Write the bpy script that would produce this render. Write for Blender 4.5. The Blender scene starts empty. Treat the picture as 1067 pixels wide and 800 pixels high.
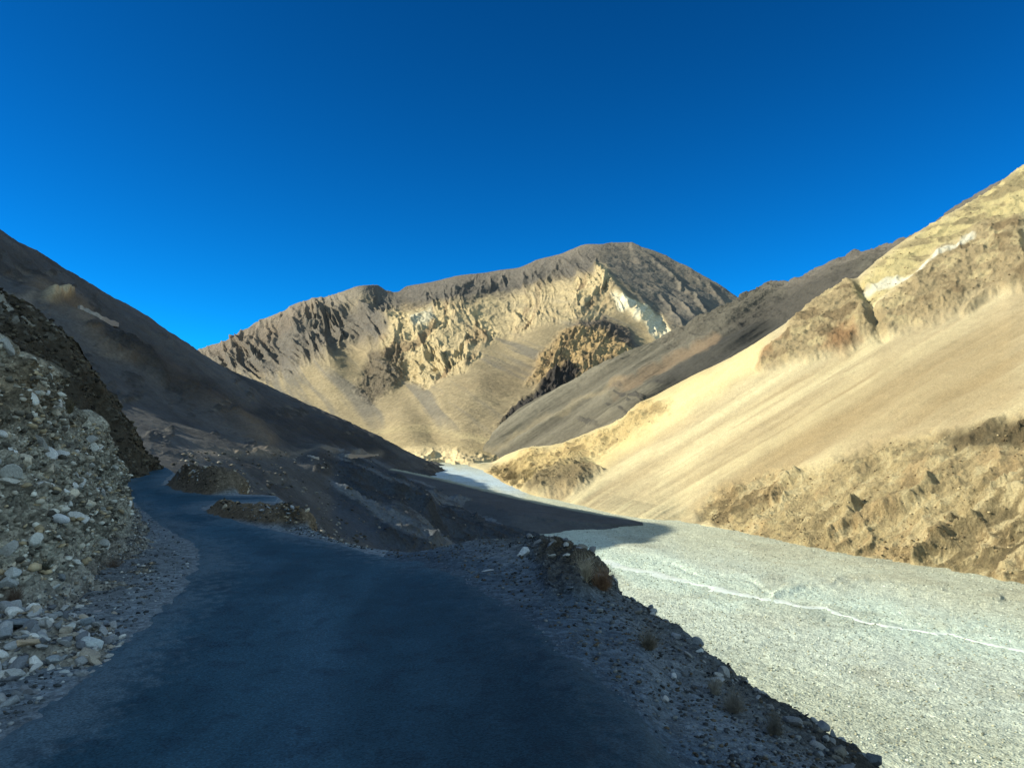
import bpy, math, random
import numpy as np
from mathutils import Vector

C = bpy.context.scene.collection
F = 806.0; CX = 533.5; HY = 440.0          # photo pixels: focal length, centre column, horizon row
R = math.radians

# ------------------------------------------------------------------ noise
def _hash(ix, iy, iz, seed):
    h = (ix.astype(np.uint32)*np.uint32(374761393) + iy.astype(np.uint32)*np.uint32(668265263)
         + iz.astype(np.uint32)*np.uint32(2147483647) + np.uint32((seed*1274126177) & 0xffffffff))
    h = (h ^ (h >> np.uint32(13)))*np.uint32(1274126177)
    h = (h ^ (h >> np.uint32(16)))*np.uint32(2246822519)
    h ^= h >> np.uint32(15)
    return (h & np.uint32(0xffffff)).astype(np.float32)/np.float32(0x7fffff) - 1.0

def vnoise(x, y, z, seed=0):
    x = np.asarray(x, np.float32); y = np.asarray(y, np.float32); z = np.asarray(z, np.float32)
    x, y, z = np.broadcast_arrays(x, y, z)
    xi = np.floor(x); yi = np.floor(y); zi = np.floor(z)
    fx = x-xi; fy = y-yi; fz = z-zi
    fx = fx*fx*fx*(fx*(fx*6-15)+10); fy = fy*fy*fy*(fy*(fy*6-15)+10); fz = fz*fz*fz*(fz*(fz*6-15)+10)
    xi = xi.astype(np.int64); yi = yi.astype(np.int64); zi = zi.astype(np.int64)
    def hh(a, b, c): return _hash((xi+a) & 0xffffffff, (yi+b) & 0xffffffff, (zi+c) & 0xffffffff, seed)
    c00 = hh(0,0,0)*(1-fx)+hh(1,0,0)*fx; c10 = hh(0,1,0)*(1-fx)+hh(1,1,0)*fx
    c01 = hh(0,0,1)*(1-fx)+hh(1,0,1)*fx; c11 = hh(0,1,1)*(1-fx)+hh(1,1,1)*fx
    return (c00*(1-fy)+c10*fy)*(1-fz)+(c01*(1-fy)+c11*fy)*fz

def fbm(x, y, z, octv=5, seed=0, gain=.5, lac=2.03):
    s = 0; a = 1.0; n = 0
    for o in range(octv):
        s = s + a*vnoise(x, y, z, seed+o*17); n += a; a *= gain
        x = x*lac+3.1; y = y*lac+7.7; z = z*lac+1.3
    return s/n*1.6

def ridged(x, y, z, octv=5, seed=0, gain=.5, lac=2.07):
    s = 0; a = 1.0; n = 0; w = 1.0
    for o in range(octv):
        v = 1-np.abs(vnoise(x, y, z, seed+o*31))*1.7
        v = np.clip(v, 0, 1)**2*w; w = np.clip(v*1.6, 0, 1)
        s = s + a*v; n += a; a *= gain
        x = x*lac+5.1; y = y*lac+2.7; z = z*lac+8.3
    return s/n

def sstep(a, b, x):
    t = np.clip((x-a)/(b-a), 0, 1); return t*t*(3-2*t)

# ------------------------------------------------------------------ masks
def poly_sd(px, py, poly):
    """signed distance, + inside"""
    P = np.asarray(poly, np.float32); n = len(P)
    d2 = np.full(px.shape, 1e12, np.float32); ins = np.zeros(px.shape, bool)
    for i in range(n):
        a = P[i]; b = P[(i+1) % n]; e = b-a
        wx = px-a[0]; wy = py-a[1]
        t = np.clip((wx*e[0]+wy*e[1])/(e@e+1e-9), 0, 1)
        dx = wx-e[0]*t; dy = wy-e[1]*t
        d2 = np.minimum(d2, dx*dx+dy*dy)
        c = (a[1] > py) != (b[1] > py)
        xx = a[0]+(py-a[1])/(b[1]-a[1]+1e-9)*(b[0]-a[0])
        ins ^= c & (px < xx)
    d = np.sqrt(d2)
    return np.where(ins, d, -d)

def pline_d(px, py, pts):
    P = np.asarray(pts, np.float32)
    d2 = np.full(px.shape, 1e12, np.float32)
    for i in range(len(P)-1):
        a = P[i]; b = P[i+1]; e = b-a
        wx = px-a[0]; wy = py-a[1]
        t = np.clip((wx*e[0]+wy*e[1])/(e@e+1e-9), 0, 1)
        d2 = np.minimum(d2, (wx-e[0]*t)**2+(wy-e[1]*t)**2)
    return np.sqrt(d2)

def lin(c):
    c = np.asarray(c, np.float64)/255.0
    return np.where(c <= .04045, c/12.92, ((c+.055)/1.055)**2.4)

# ------------------------------------------------------------------ control points
def P(px, py, Y):                       # photo pixel + depth -> world
    return ((px-CX)/F*Y, Y, -(py-HY)/F*Y)
def A(px, py, Y):                       # photo pixel + depth -> (azimuth, range, height)
    x, y, z = P(px, py, Y); return (math.atan2(x, y), math.hypot(x, y), z)
def Wd(x, y, z): return (math.atan2(x, y), math.hypot(x, y), z)

def interp_smooth(xq, x, y):
    """monotone cubic hermite"""
    x = np.asarray(x, float); y = np.asarray(y, float)
    o = np.argsort(x); x = x[o]; y = y[o]
    h = np.diff(x); d = np.diff(y)/h
    m = np.zeros_like(y); m[0] = d[0]; m[-1] = d[-1]
    for i in range(1, len(y)-1):
        if d[i-1]*d[i] > 0:
            w1 = 2*h[i]+h[i-1]; w2 = h[i]+2*h[i-1]
            m[i] = (w1+w2)/(w1/d[i-1]+w2/d[i])
    q = np.clip(xq, x[0], x[-1])
    k = np.clip(np.searchsorted(x, q)-1, 0, len(x)-2)
    t = (q-x[k])/h[k]; t2 = t*t; t3 = t2*t
    return (2*t3-3*t2+1)*y[k]+(t3-2*t2+t)*h[k]*m[k]+(-2*t3+3*t2)*y[k+1]+(t3-t2)*h[k]*m[k+1]

class Sheet: pass

def finish(X, Y, Z):
    s = Sheet(); s.X = X.astype(np.float64); s.Y = Y.astype(np.float64); s.Z = Z.astype(np.float64)
    proj(s); return s
def proj(s):
    yy = np.where(s.Y > .5, s.Y, .5)
    s.px = (CX+F*s.X/yy).astype(np.float32); s.py = (HY-F*s.Z/yy).astype(np.float32)
    s.px = np.where(s.Y > .5, s.px, np.where(s.X < 0, -3000, 4000)).astype(np.float32)

def az_loft(lines, segs, az0, az1, naz):
    az = np.linspace(az0, az1, naz)
    rr = []; zz = []
    for L in lines:
        a = [p[0] for p in L]
        rr.append(interp_smooth(az, a, [math.log(p[1]) for p in L])); zz.append(interp_smooth(az, a, [p[2] for p in L]))
    rr = np.array(rr); zz = np.array(zz)
    rows_r = []; rows_z = []
    nL = len(lines)
    for i in range(nL-1):
        p0 = max(i-1, 0); p3 = min(i+2, nL-1)
        n = segs[i]
        for k in range(n + (1 if i == nL-2 else 0)):
            t = k/n
            def cr(v):
                m1 = (v[i+1]-v[p0])*.5; m2 = (v[p3]-v[i])*.5
                # limit overshoot
                d = v[i+1]-v[i]
                m1 = np.clip(m1, -np.abs(d)*1.5, np.abs(d)*1.5); m2 = np.clip(m2, -np.abs(d)*1.5, np.abs(d)*1.5)
                return (2*t**3-3*t*t+1)*v[i]+(t**3-2*t*t+t)*m1+(-2*t**3+3*t*t)*v[i+1]+(t**3-t*t)*m2
            rows_r.append(np.exp(cr(rr))); rows_z.append(cr(zz))
    r = np.array(rows_r); z = np.array(rows_z)
    return finish(r*np.sin(az)[None, :], r*np.cos(az)[None, :], z)

def normals(s):
    V = np.stack([s.X, s.Y, s.Z], -1)
    du = np.gradient(V, axis=1); dv = np.gradient(V, axis=0)
    n = np.cross(du, dv); l = np.linalg.norm(n, axis=-1, keepdims=True); n = n/np.maximum(l, 1e-9)
    n = np.where(n[..., 2:3] < 0, -n, n)
    return n

def blur(a, n):
    for _ in range(n):
        p = np.pad(a, ((1, 1), (0, 0)), 'edge'); a = (p[:-2]+2*p[1:-1]+p[2:])/4
        p = np.pad(a, ((0, 0), (1, 1)), 'edge'); a = (p[:, :-2]+2*p[:, 1:-1]+p[:, 2:])/4
    return a

def displace(s, d, n):
    s.X = s.X+n[..., 0]*d; s.Y = s.Y+n[..., 1]*d; s.Z = s.Z+n[..., 2]*d

def mesh_from(name, s, mat, col=None, rgh=None, keep=None, smooth=True):
    h, w = s.X.shape
    V = np.stack([s.X, s.Y, s.Z], -1).reshape(-1, 3)
    idx = np.arange(h*w).reshape(h, w)
    q = np.stack([idx[:-1, :-1], idx[:-1, 1:], idx[1:, 1:], idx[1:, :-1]], -1).reshape(-1, 4)
    # orient upwards on average
    a = V[q[:, 1]]-V[q[:, 0]]; b = V[q[:, 3]]-V[q[:, 0]]
    nz = np.cross(a, b)[:, 2]
    if np.median(nz) < 0: q = q[:, ::-1].copy()
    if keep is not None:
        kk = keep[:-1, :-1] | keep[1:, 1:] | keep[:-1, 1:] | keep[1:, :-1]
        q = q[kk.reshape(-1)]
        used = np.unique(q); mp = np.full(len(V), -1); mp[used] = np.arange(len(used))
        V = V[used]; q = mp[q]
    else: used = None
    me = bpy.data.meshes.new(name)
    me.vertices.add(len(V)); me.vertices.foreach_set('co', V.astype(np.float32).ravel())
    me.loops.add(q.size); me.loops.foreach_set('vertex_index', q.astype(np.int32).ravel())
    me.polygons.add(len(q)); me.polygons.foreach_set('loop_start', np.arange(0, q.size, 4, dtype=np.int32))
    me.update(calc_edges=True)
    me.polygons.foreach_set('use_smooth', np.full(len(q), smooth))
    if col is not None:
        c = np.concatenate([col.reshape(-1, 3), np.ones((h*w, 1))], -1)
        if used is not None: c = c[used]
        at = me.color_attributes.new('Col', 'FLOAT_COLOR', 'POINT'); at.data.foreach_set('color', np.clip(c, 0, 1).astype(np.float32).ravel())
    if rgh is not None:
        c = rgh.reshape(-1)
        if used is not None: c = c[used]
        at = me.attributes.new('Rgh', 'FLOAT', 'POINT'); at.data.foreach_set('value', c.astype(np.float32))
    me.materials.append(mat)
    o = bpy.data.objects.new(name, me); C.objects.link(o)
    return o

def tag(o, label, cat=None, group=None, kind=None):
    o['label'] = label
    if cat: o['category'] = cat
    if group: o['group'] = group
    if kind: o['kind'] = kind
    return o

# ------------------------------------------------------------------ materials
def terrain_mat(name, s1, s2, var1=.25, var2=.3, bump=.5, bdist=1.0, stones=None, rough=.95, spec=.15):
    """attribute colour, mottled by two noises; bump strength follows the roughness attribute"""
    m = bpy.data.materials.new(name); m.use_nodes = True; nt = m.node_tree; N = nt.nodes; L = nt.links
    b = N['Principled BSDF']; b.inputs['Roughness'].default_value = rough; b.inputs['Specular IOR Level'].default_value = spec
    ac = N.new('ShaderNodeAttribute'); ac.attribute_name = 'Col'
    ar = N.new('ShaderNodeAttribute'); ar.attribute_name = 'Rgh'
    tc = N.new('ShaderNodeTexCoord')
    def noise(sc, det, r=.6):
        n = N.new('ShaderNodeTexNoise'); n.inputs['Scale'].default_value = sc; n.inputs['Detail'].default_value = det
        n.inputs['Roughness'].default_value = r; L.new(tc.outputs['Object'], n.inputs['Vector']); return n
    n1 = noise(s1, 6); n2 = noise(s2, 8, .7)
    def mr(src, lo, hi, a=.3, bb=.7):
        x = N.new('ShaderNodeMapRange'); x.inputs['From Min'].default_value = a; x.inputs['From Max'].default_value = bb
        x.inputs['To Min'].default_value = lo; x.inputs['To Max'].default_value = hi; L.new(src, x.inputs['Value']); return x.outputs['Result']
    def mul(a, bb):
        x = N.new('ShaderNodeMath'); x.operation = 'MULTIPLY'; L.new(a, x.inputs[0]); L.new(bb, x.inputs[1]); return x.outputs[0]
    f = mul(mr(n1.outputs['Fac'], 1-var1, 1+var1), mr(n2.outputs['Fac'], 1-var2, 1+var2))
    h = n2.outputs['Fac']
    if stones:
        for sc, amt in stones:
            v = N.new('ShaderNodeTexVoronoi'); v.inputs['Scale'].default_value = sc; L.new(tc.outputs['Object'], v.inputs['Vector'])
            sp = N.new('ShaderNodeSeparateColor'); L.new(v.outputs['Color'], sp.inputs['Color'])
            f = mul(f, mr(sp.outputs[0], 1-amt, 1+amt, 0, 1))
            edge = mr(v.outputs['Distance'], 1, .0, .1, .75)
            ad = N.new('ShaderNodeMath'); ad.operation = 'MULTIPLY_ADD'; L.new(edge, ad.inputs[0]); ad.inputs[1].default_value = .5; L.new(h, ad.inputs[2]); h = ad.outputs[0]
    mx = N.new('ShaderNodeVectorMath'); mx.operation = 'SCALE'; L.new(ac.outputs['Color'], mx.inputs[0]); L.new(f, mx.inputs['Scale'])
    L.new(mx.outputs[0], b.inputs['Base Color'])
    bp = N.new('ShaderNodeBump'); bp.inputs['Distance'].default_value = bdist
    st = N.new('ShaderNodeMath'); st.operation = 'MULTIPLY'; L.new(ar.outputs['Fac'], st.inputs[0]); st.inputs[1].default_value = bump
    L.new(st.outputs[0], bp.inputs['Strength']); L.new(h, bp.inputs['Height']); L.new(bp.outputs[0], b.inputs['Normal'])
    return m

def rock_mat(name, base, sat_jit=.1, sc=6.0, vary=.45):
    """rock; tone differs from stone to stone (Object Info random) and with a fine grain"""
    m = bpy.data.materials.new(name); m.use_nodes = True; nt = m.node_tree; N = nt.nodes; L = nt.links
    b = N['Principled BSDF']; b.inputs['Roughness'].default_value = .9; b.inputs['Specular IOR Level'].default_value = .2
    oi = N.new('ShaderNodeObjectInfo'); tc = N.new('ShaderNodeTexCoord')
    n = N.new('ShaderNodeTexNoise'); n.inputs['Scale'].default_value = sc; n.inputs['Detail'].default_value = 8; n.inputs['Roughness'].default_value = .7
    L.new(tc.outputs['Object'], n.inputs['Vector'])
    mr = N.new('ShaderNodeMapRange'); mr.inputs['From Min'].default_value = .3; mr.inputs['From Max'].default_value = .7
    mr.inputs['To Min'].default_value = .65; mr.inputs['To Max'].default_value = 1.25; L.new(n.outputs['Fac'], mr.inputs['Value'])
    mt = N.new('ShaderNodeVectorMath'); mt.operation = 'MULTIPLY'; mt.inputs[0].default_value = base; L.new(oi.outputs['Color'], mt.inputs[1])
    sc_ = N.new('ShaderNodeVectorMath'); sc_.operation = 'SCALE'; L.new(mt.outputs[0], sc_.inputs[0]); L.new(mr.outputs[0], sc_.inputs['Scale'])
    L.new(sc_.outputs[0], b.inputs['Base Color'])
    bp = N.new('ShaderNodeBump'); bp.inputs['Strength'].default_value = .5; bp.inputs['Distance'].default_value = .04
    L.new(n.outputs['Fac'], bp.inputs['Height']); L.new(bp.outputs[0], b.inputs['Normal'])
    return m

def mixc(col, c, m):
    m = m[..., None]; return col*(1-m)+np.asarray(c)*m

def alb(r, g, b, k=1.0): return lin((r, g, b))*k

# ================================================================== SUN + SKY + CAMERA
SUN_EL = R(27.3); SUN_AZ = R(-97)         # azimuth from +Y towards +X: light comes from the left
sd = Vector((math.sin(SUN_AZ)*math.cos(SUN_EL), math.cos(SUN_AZ)*math.cos(SUN_EL), math.sin(SUN_EL)))
ld = bpy.data.lights.new('sun', 'SUN'); ld.energy = 5.0; ld.angle = R(.5); ld.color = (1.0, .955, .78)
lo = bpy.data.objects.new('sun', ld); C.objects.link(lo); lo.rotation_euler = sd.to_track_quat('Z', 'Y').to_euler(); lo.location = (-80, 0, 90)

w = bpy.data.worlds.new('World'); bpy.context.scene.world = w; w.use_nodes = True
nt = w.node_tree; N = nt.nodes; L = nt.links; bg = N['Background']
sky = N.new('ShaderNodeTexSky'); sky.sky_type = 'NISHITA'; sky.sun_disc = False
sky.sun_elevation = SUN_EL; sky.sun_rotation = SUN_AZ; sky.altitude = 4000; sky.air_density = 1.0; sky.dust_density = .2; sky.ozone_density = 3.0
g = N.new('ShaderNodeGamma'); g.inputs['Gamma'].default_value = 1.45; L.new(sky.outputs[0], g.inputs['Color'])
vm = N.new('ShaderNodeVectorMath'); vm.operation = 'MULTIPLY'; vm.inputs[1].default_value = (.01, .335, .45); L.new(g.outputs[0], vm.inputs[0])
# bright cloud zone added to the unseen sky behind camera, filling the shade
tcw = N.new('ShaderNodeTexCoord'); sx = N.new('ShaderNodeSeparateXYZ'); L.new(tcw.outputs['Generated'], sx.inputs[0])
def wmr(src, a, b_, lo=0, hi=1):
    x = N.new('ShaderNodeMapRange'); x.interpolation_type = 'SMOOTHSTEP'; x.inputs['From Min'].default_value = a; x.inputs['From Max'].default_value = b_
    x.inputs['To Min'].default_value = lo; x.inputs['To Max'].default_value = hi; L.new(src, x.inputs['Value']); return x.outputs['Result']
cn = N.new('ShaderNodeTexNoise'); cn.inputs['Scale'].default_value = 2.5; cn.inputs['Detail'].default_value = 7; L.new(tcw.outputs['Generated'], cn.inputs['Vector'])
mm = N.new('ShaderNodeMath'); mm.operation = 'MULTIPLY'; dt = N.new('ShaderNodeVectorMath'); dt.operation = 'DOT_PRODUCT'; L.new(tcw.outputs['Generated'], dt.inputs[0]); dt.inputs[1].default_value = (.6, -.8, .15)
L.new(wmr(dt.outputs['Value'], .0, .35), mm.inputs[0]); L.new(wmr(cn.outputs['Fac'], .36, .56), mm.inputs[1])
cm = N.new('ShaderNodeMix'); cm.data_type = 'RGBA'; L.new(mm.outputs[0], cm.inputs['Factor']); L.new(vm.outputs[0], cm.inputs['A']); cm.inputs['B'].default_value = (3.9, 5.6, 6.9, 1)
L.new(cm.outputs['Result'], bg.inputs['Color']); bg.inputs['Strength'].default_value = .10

cd = bpy.data.cameras.new('camera'); cam = bpy.data.objects.new('camera', cd); C.objects.link(cam)
cd.sensor_fit = 'HORIZONTAL'; cd.sensor_width = 36; cd.lens = 36*F/1067; cd.shift_y = (HY-400)/1067
cam.location = (0, 0, 0); cam.rotation_euler = (R(90), 0, 0); cd.clip_start = .1; cd.clip_end = 60000
bpy.context.scene.camera = cam
sc = bpy.context.scene
sc.view_settings.view_transform = 'Standard'; sc.view_settings.look = 'None'; sc.view_settings.exposure = .92; sc.view_settings.gamma = 1
sc.cycles.max_bounces = 5; sc.cycles.diffuse_bounces = 3

RIVZ = -32.0
RZ = -2.6
def gp(px, py, z=RZ):
    Y = -z*F/(py-HY); return ((px-CX)/F*Y, Y)
# ================================================================== VALLEY GROUND (to the horizon)
def ground():
    r = np.geomspace(60, 30000, 60); a = np.linspace(-math.pi, math.pi, 90)
    X = r[:, None]*np.sin(a); Y = r[:, None]*np.cos(a); Z = np.full_like(X, RIVZ-6.0)
    s = finish(X, Y, Z)
    col = np.ones(X.shape+(3,))*lin((150, 140, 118))*.6
    o = mesh_from('ground', s, terrain_mat('desert_ground', .01, .1), col, np.full(X.shape, .3))
    tag(o, 'wide stony valley ground running out under the mountains', kind='structure')
ground()

# ================================================================== FAR MOUNTAIN
def tps(pts, vals, qx, qy, smooth=0.0, scale=1.0):
    p = np.asarray(pts, float)/scale; v = np.asarray(vals, float); n = len(p)
    def U(r2): return np.where(r2 > 0, .5*r2*np.log(np.maximum(r2, 1e-12)), 0)
    K = U(((p[:, None]-p[None])**2).sum(-1))+np.eye(n)*smooth
    Pm = np.concatenate([np.ones((n, 1)), p], 1)
    M = np.zeros((n+3, n+3)); M[:n, :n] = K; M[:n, n:] = Pm; M[n:, :n] = Pm.T
    sol = np.linalg.solve(M, np.concatenate([v, np.zeros(3)]))
    out = sol[n]+sol[n+1]*qx/scale+sol[n+2]*qy/scale
    for i in range(n):
        out = out+sol[i]*U((qx/scale-p[i, 0])**2+(qy/scale-p[i, 1])**2)
    return out

def px_sheet(crest, base, px0, px1, nx, ny, dpts, back):
    """rows from base to crest, depth from control points, then a back slope"""
    px = np.linspace(px0, px1, nx)
    pc = interp_smooth(px, [c[0] for c in crest], [c[1] for c in crest])
    pb = interp_smooth(px, [c[0] for c in base], [c[1] for c in base])
    t = np.linspace(0, 1, ny)[:, None]
    PY = pb[None]*(1-t)+pc[None]*t; PX = np.broadcast_to(px[None], PY.shape)
    D = np.exp(tps([(p[0], p[1]) for p in dpts], [math.log(p[2]) for p in dpts], PX, PY, scale=100., smooth=.002))
    X = (PX-CX)/F*D; Z = -(PY-HY)/F*D
    # back slope rows
    nb = 24
    Yc = D[-1]; Xc = X[-1]; Zc = Z[-1]; rc = np.hypot(Xc, Yc)
    Xb = []; Yb = []; Zb = []
    for k in range(1, nb+1):
        f = (k/nb)**1.6*back/rc
        Xb.append(Xc*(1+f)); Yb.append(Yc*(1+f)); Zb.append(Zc-(k/nb)**1.8*back*.75)
    return finish(np.concatenate([X, Xb]), np.concatenate([D, Yb]), np.concatenate([Z, Zb])), ny

def warp(s, amp, sc, seed):
    wx = fbm(s.px*sc, s.py*sc, 0*s.px, 4, seed)*amp; wy = fbm(s.px*sc, s.py*sc, 0*s.px+5, 4, seed+3)*amp
    return s.px+wx, s.py+wy

def far_mountain():
    crest = [(100,402),(150,385),(205,364),(240,349),(262,336),(290,325),(312,314),(325,311),(350,306),(375,298),(392,297),(403,303),(412,304),(425,298),(450,294),(480,287),
             (500,285),(520,282),(540,279),(560,271),(580,266),(600,259),(612,255),(625,255),(640,252),(655,252),(670,257),(690,263),(710,273),(730,285),(745,294),(765,309),(800,338),(850,372),(900,400)]
    base = [(100,482),(300,484),(380,492),(400,495),(430,496),(470,497),(515,497),(560,482),(620,450),(700,440),(900,450)]
    d = [ # crest
        (100,402,2300),(205,364,2250),(262,336,2200),(312,314,2150),(380,298,2150),(410,304,2250),(450,294,2300),(500,285,2350),(560,271,2300),(600,259,2250),(640,252,2330),
        (690,263,2280),(730,285,2200),(765,309,2120),(850,372,2050),(900,400,2050),
        # left gullied face
        (240,380,1870),(250,384,1780),(285,372,1800),(330,350,1850),(360,360,1750),(300,350,1900),
        # spur crest running down-left from (470,315) to (270,398)
        (268,398,1560),(300,388,1540),(350,366,1560),(400,345,1620),(440,330,1720),(480,312,1900),
        (330,430,1250),(380,410,1300),(420,400,1350),(370,440,1120),(300,440,1200),(400,370,1470),(450,360,1480),
        (500,330,1740),(540,320,1850),(580,300,1950),(622,278,1950),(600,310,1740),(560,330,1640),(625,320,1690),(645,300,1800),(660,330,1640),(690,330,1720),(725,320,1820),(680,290,1980),
        (650,355,1500),(700,350,1560),(480,360,1460),(450,390,1320),(520,360,1460),(560,352,1440),(600,335,1530),
        (600,360,1400),(625,352,1460),(640,380,1300),(590,385,1230),(560,400,1130),(530,425,1000),(500,400,1120),(460,420,1050),(420,430,1080),
        (400,455,950),(450,455,880),(500,450,850),(550,440,900),(395,492,590),(430,492,580),(470,492,555),(512,492,560),(440,474,640),(485,476,620),(620,420,1100),(700,400,1500),(800,420,1800)]
    s, ny = px_sheet(crest, base, 120, 880, 1050, 420, d, 500)
    n = normals(s); n = np.stack([blur(n[..., i], 6) for i in range(3)], -1)
    px, py = s.px.copy(), s.py.copy()
    wx, wy = warp(s, 9, .03, 11)
    wx2, wy2 = warp(s, 5, .09, 21)
    ax = (wx+wx2)/2; ay = (wy+wy2)/2
    def reg(poly, soft=5): return sstep(-soft, soft, poly_sd(ax, ay, poly))
    left_face = reg([(205,366),(262,342),(325,318),(375,312),(408,318),(400,345),(350,365),(300,386),(262,392),(225,388)], 14)
    ridge_top = reg([(380,296),(450,290),(560,268),(640,250),(620,283),(560,300),(500,312),(440,318),(400,325)], 8)
    cream = reg([(400,322),(440,318),(500,312),(560,300),(590,288),(628,277),(640,300),(636,322),(600,332),(560,337),(545,345),(500,362),(470,378),(440,372),(440,352),(410,345)], 7)
    cream_l = reg([(395,350),(440,352),(480,366),(500,372),(470,392),(440,400),(420,392),(400,372)], 7)
    crag2 = reg([(385,362),(420,355),(428,370),(412,400),(385,420),(372,412),(375,385)], 5)
    white = reg([(636,302),(650,310),(674,324),(698,346),(700,356),(686,354),(662,334),(644,318)], 3)
    hump = reg([(590,345),(625,330),(652,345),(664,362),(650,385),(620,400),(585,412),(565,400),(548,398),(565,372)], 6)
    darkrib = reg([(606,385),(590,383),(560,402),(540,420),(522,440),(540,436),(575,412),(600,400)], 4)
    ltan = reg([(480,402),(560,372),(600,360),(560,400),(520,415)], 8)
    right_face = reg([(640,254),(690,266),(745,296),(770,315),(720,345),(700,345),(660,305),(640,285),(625,275)], 10)
    low = sstep(430, 470, ay)
    # fall-line direction noise: gullies stretched along y(depth)/z
    X, Y, Z = s.X, s.Y, s.Z
    rd = fbm(X/90, Y/90, Z/90, 4, 5)
    g1 = ridged((X+.35*Z)/95+.5*rd, Y/260, Z/330, 6, 41)
    g2 = ridged((X-.5*Z)/55+.6*rd, Y/160, Z/170, 6, 43)
    g3 = ridged((X+.9*Z)/40+.4*rd, Y/120, Z/110, 6, 47)
    rough = fbm(X/30, Y/30, Z/30, 6, 9, .65)
    wv = fbm(px/45, py/45, 0*px, 4, 51)*11+fbm(px/14, py/14, 0*px, 3, 52)*2.5
    def rib(dx, dy, wdt, lng, seed, o=5):
        a = px*dy-py*dx+wv; b = px*dx+py*dy
        return ridged(a/wdt, b/lng, 0*px, o, seed)
    rl = rib(.66, .75, 17, 45, 41, 6); rl2 = rib(.35, .93, 6, 18, 42)
    rc = rib(-.50, .86, 15, 34, 43); rc2 = rib(.30, .95, 6, 14, 44); rc3 = rib(-.2, .97, 4, 9, 48)
    rt = rib(-.6, .8, 14, 30, 45); rt2 = rib(.65, .76, 15, 120, 46)
    g2 = np.clip(.65*rl+.45*rl2, 0, 1.2); g3 = np.clip(.55*rc+.35*rc2+.25*rc3, 0, 1.2); g1 = np.clip(.6*rl+.5*rc, 0, 1.2)
    tong = sstep(-.22, .02, fbm((px*.86+py*.5+wv)/26, (py*.86-px*.5)/60, 0*px, 5, 55))
    cream = cream*(.45+.55*tong); cream_l = cream_l*(.5+.5*tong)
    disp = 4*fbm(X/220, Y/220, Z/220, 5, 3) + 1.2*rough
    disp = disp + left_face*(44*(g2-.35)+4*rough) + ridge_top*(13*(rt-.4)+8*(rc2-.3)+4*rough)*sstep(-2, 14, py-np.interp(px, [c[0] for c in crest], [c[1] for c in crest])) + cream*(25*(g3-.35)+6*rough) + cream_l*(25*(g3-.35)+5*rough)
    disp = disp + crag2*(24*(g1-.3)+7*rough+3) + hump*(13*(g3-.3)+7*rough+8) + darkrib*(8+7*rough+12*(g3-.3)) + white*(16*(g2-.3)+4*rough) + right_face*(12*(rt2-.35)+2*rough)
    rid = pline_d(px, py, [(620,276),(640,300),(672,340),(690,362)])
    disp = disp+9*np.exp(-(rid/5)**2)*sstep(500, 300, py)
    disp[-24:] *= np.linspace(1, 0, 24)[:, None]
    displace(s, disp, n)
    gully = np.clip((.45-(g2*left_face+g3*(cream+cream_l)+g1*crag2)/1.0), 0, 1)
    col = np.ones(X.shape+(3,))*alb(196, 176, 136, .42)
    st = fbm(X/38+Z/25, Y/600, (Z+.4*X)/400, 5, 61)      # scree streaks
    col = col*(1+.22*st[..., None])
    col = mixc(col, alb(112, 114, 114, .42), sstep(.1, .6, st)*.6*(1-low))
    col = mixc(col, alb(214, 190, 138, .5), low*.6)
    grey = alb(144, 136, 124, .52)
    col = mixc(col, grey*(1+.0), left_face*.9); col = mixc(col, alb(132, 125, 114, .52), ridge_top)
    up = sstep(18, 4, py-np.interp(px, [c[0] for c in crest], [c[1] for c in crest]))
    col = mixc(col, alb(156, 146, 130, .52), up*(px < 800)*.7)
    col = mixc(col, alb(168, 152, 132, .46), reg([(205,362),(262,338),(320,312),(335,320),(300,345),(250,362),(215,376)], 7)*.8)
    col = mixc(col, alb(134, 127, 114, .52), right_face)
    rb = fbm(X/60, Y/60, (Z+X*.8)/14, 5, 71)
    col = mixc(col, alb(156, 140, 120, .5), right_face*sstep(.15, .5, rb)*.45)
    col = mixc(col, alb(92, 90, 88, .5), right_face*sstep(-.2, -.55, rb)*.5)
    cn = fbm((px*.86+py*.5+wv)/7, (py*.86-px*.5)/26, 0*px, 6, 81)
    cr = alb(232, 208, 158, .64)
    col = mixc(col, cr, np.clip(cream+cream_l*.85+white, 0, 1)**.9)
    col = mixc(col, alb(176, 146, 112, .5), np.clip(cream+cream_l, 0, 1)*sstep(.0, .4, cn)*.75)
    col = mixc(col, alb(238, 230, 200, .62), white*(.35+.5*sstep(-.25, .3, cn))*.85)
    col = mixc(col, alb(232, 222, 188, .6), cream*reg([(425,325),(450,318),(452,333),(430,336)], 4))
    col = mixc(col, alb(136, 124, 108, .5), crag2*.7); col = mixc(col, alb(214, 182, 130, .62), hump*.95)
    col = mixc(col, alb(120, 106, 92, .45), hump*sstep(-.1, .4, fbm((px*.86+py*.5+wv)/6, (py*.86-px*.5)/18, 0*px, 6, 91))*.45)
    col = mixc(col, alb(84, 80, 78, .5), darkrib*.95); col = mixc(col, alb(150, 128, 96, .5), ltan*.3)
    col = mixc(col, alb(120, 112, 104, .5), reg([(600,338),(628,326),(668,356),(660,366),(640,360),(628,345)], 4)*.9)
    col = mixc(col, alb(226, 205, 150, .6), sstep(5, 1, np.abs(py-(455+8*np.sin(px/40)))+rough*3)*low*.5)
    kb = ridged(px/22, py/7, 0*px, 4, 93); displace(s, reg([(405,474),(430,466),(480,466),(515,474),(525,490),(400,492)], 5)*(5*(kb-.2)+2*fbm(px/8, py/3, 0*px, 4, 94)), n)
    knoll = reg([(418,466),(440,462),(480,468),(512,478),(500,490),(440,488),(420,480)], 5)
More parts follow.
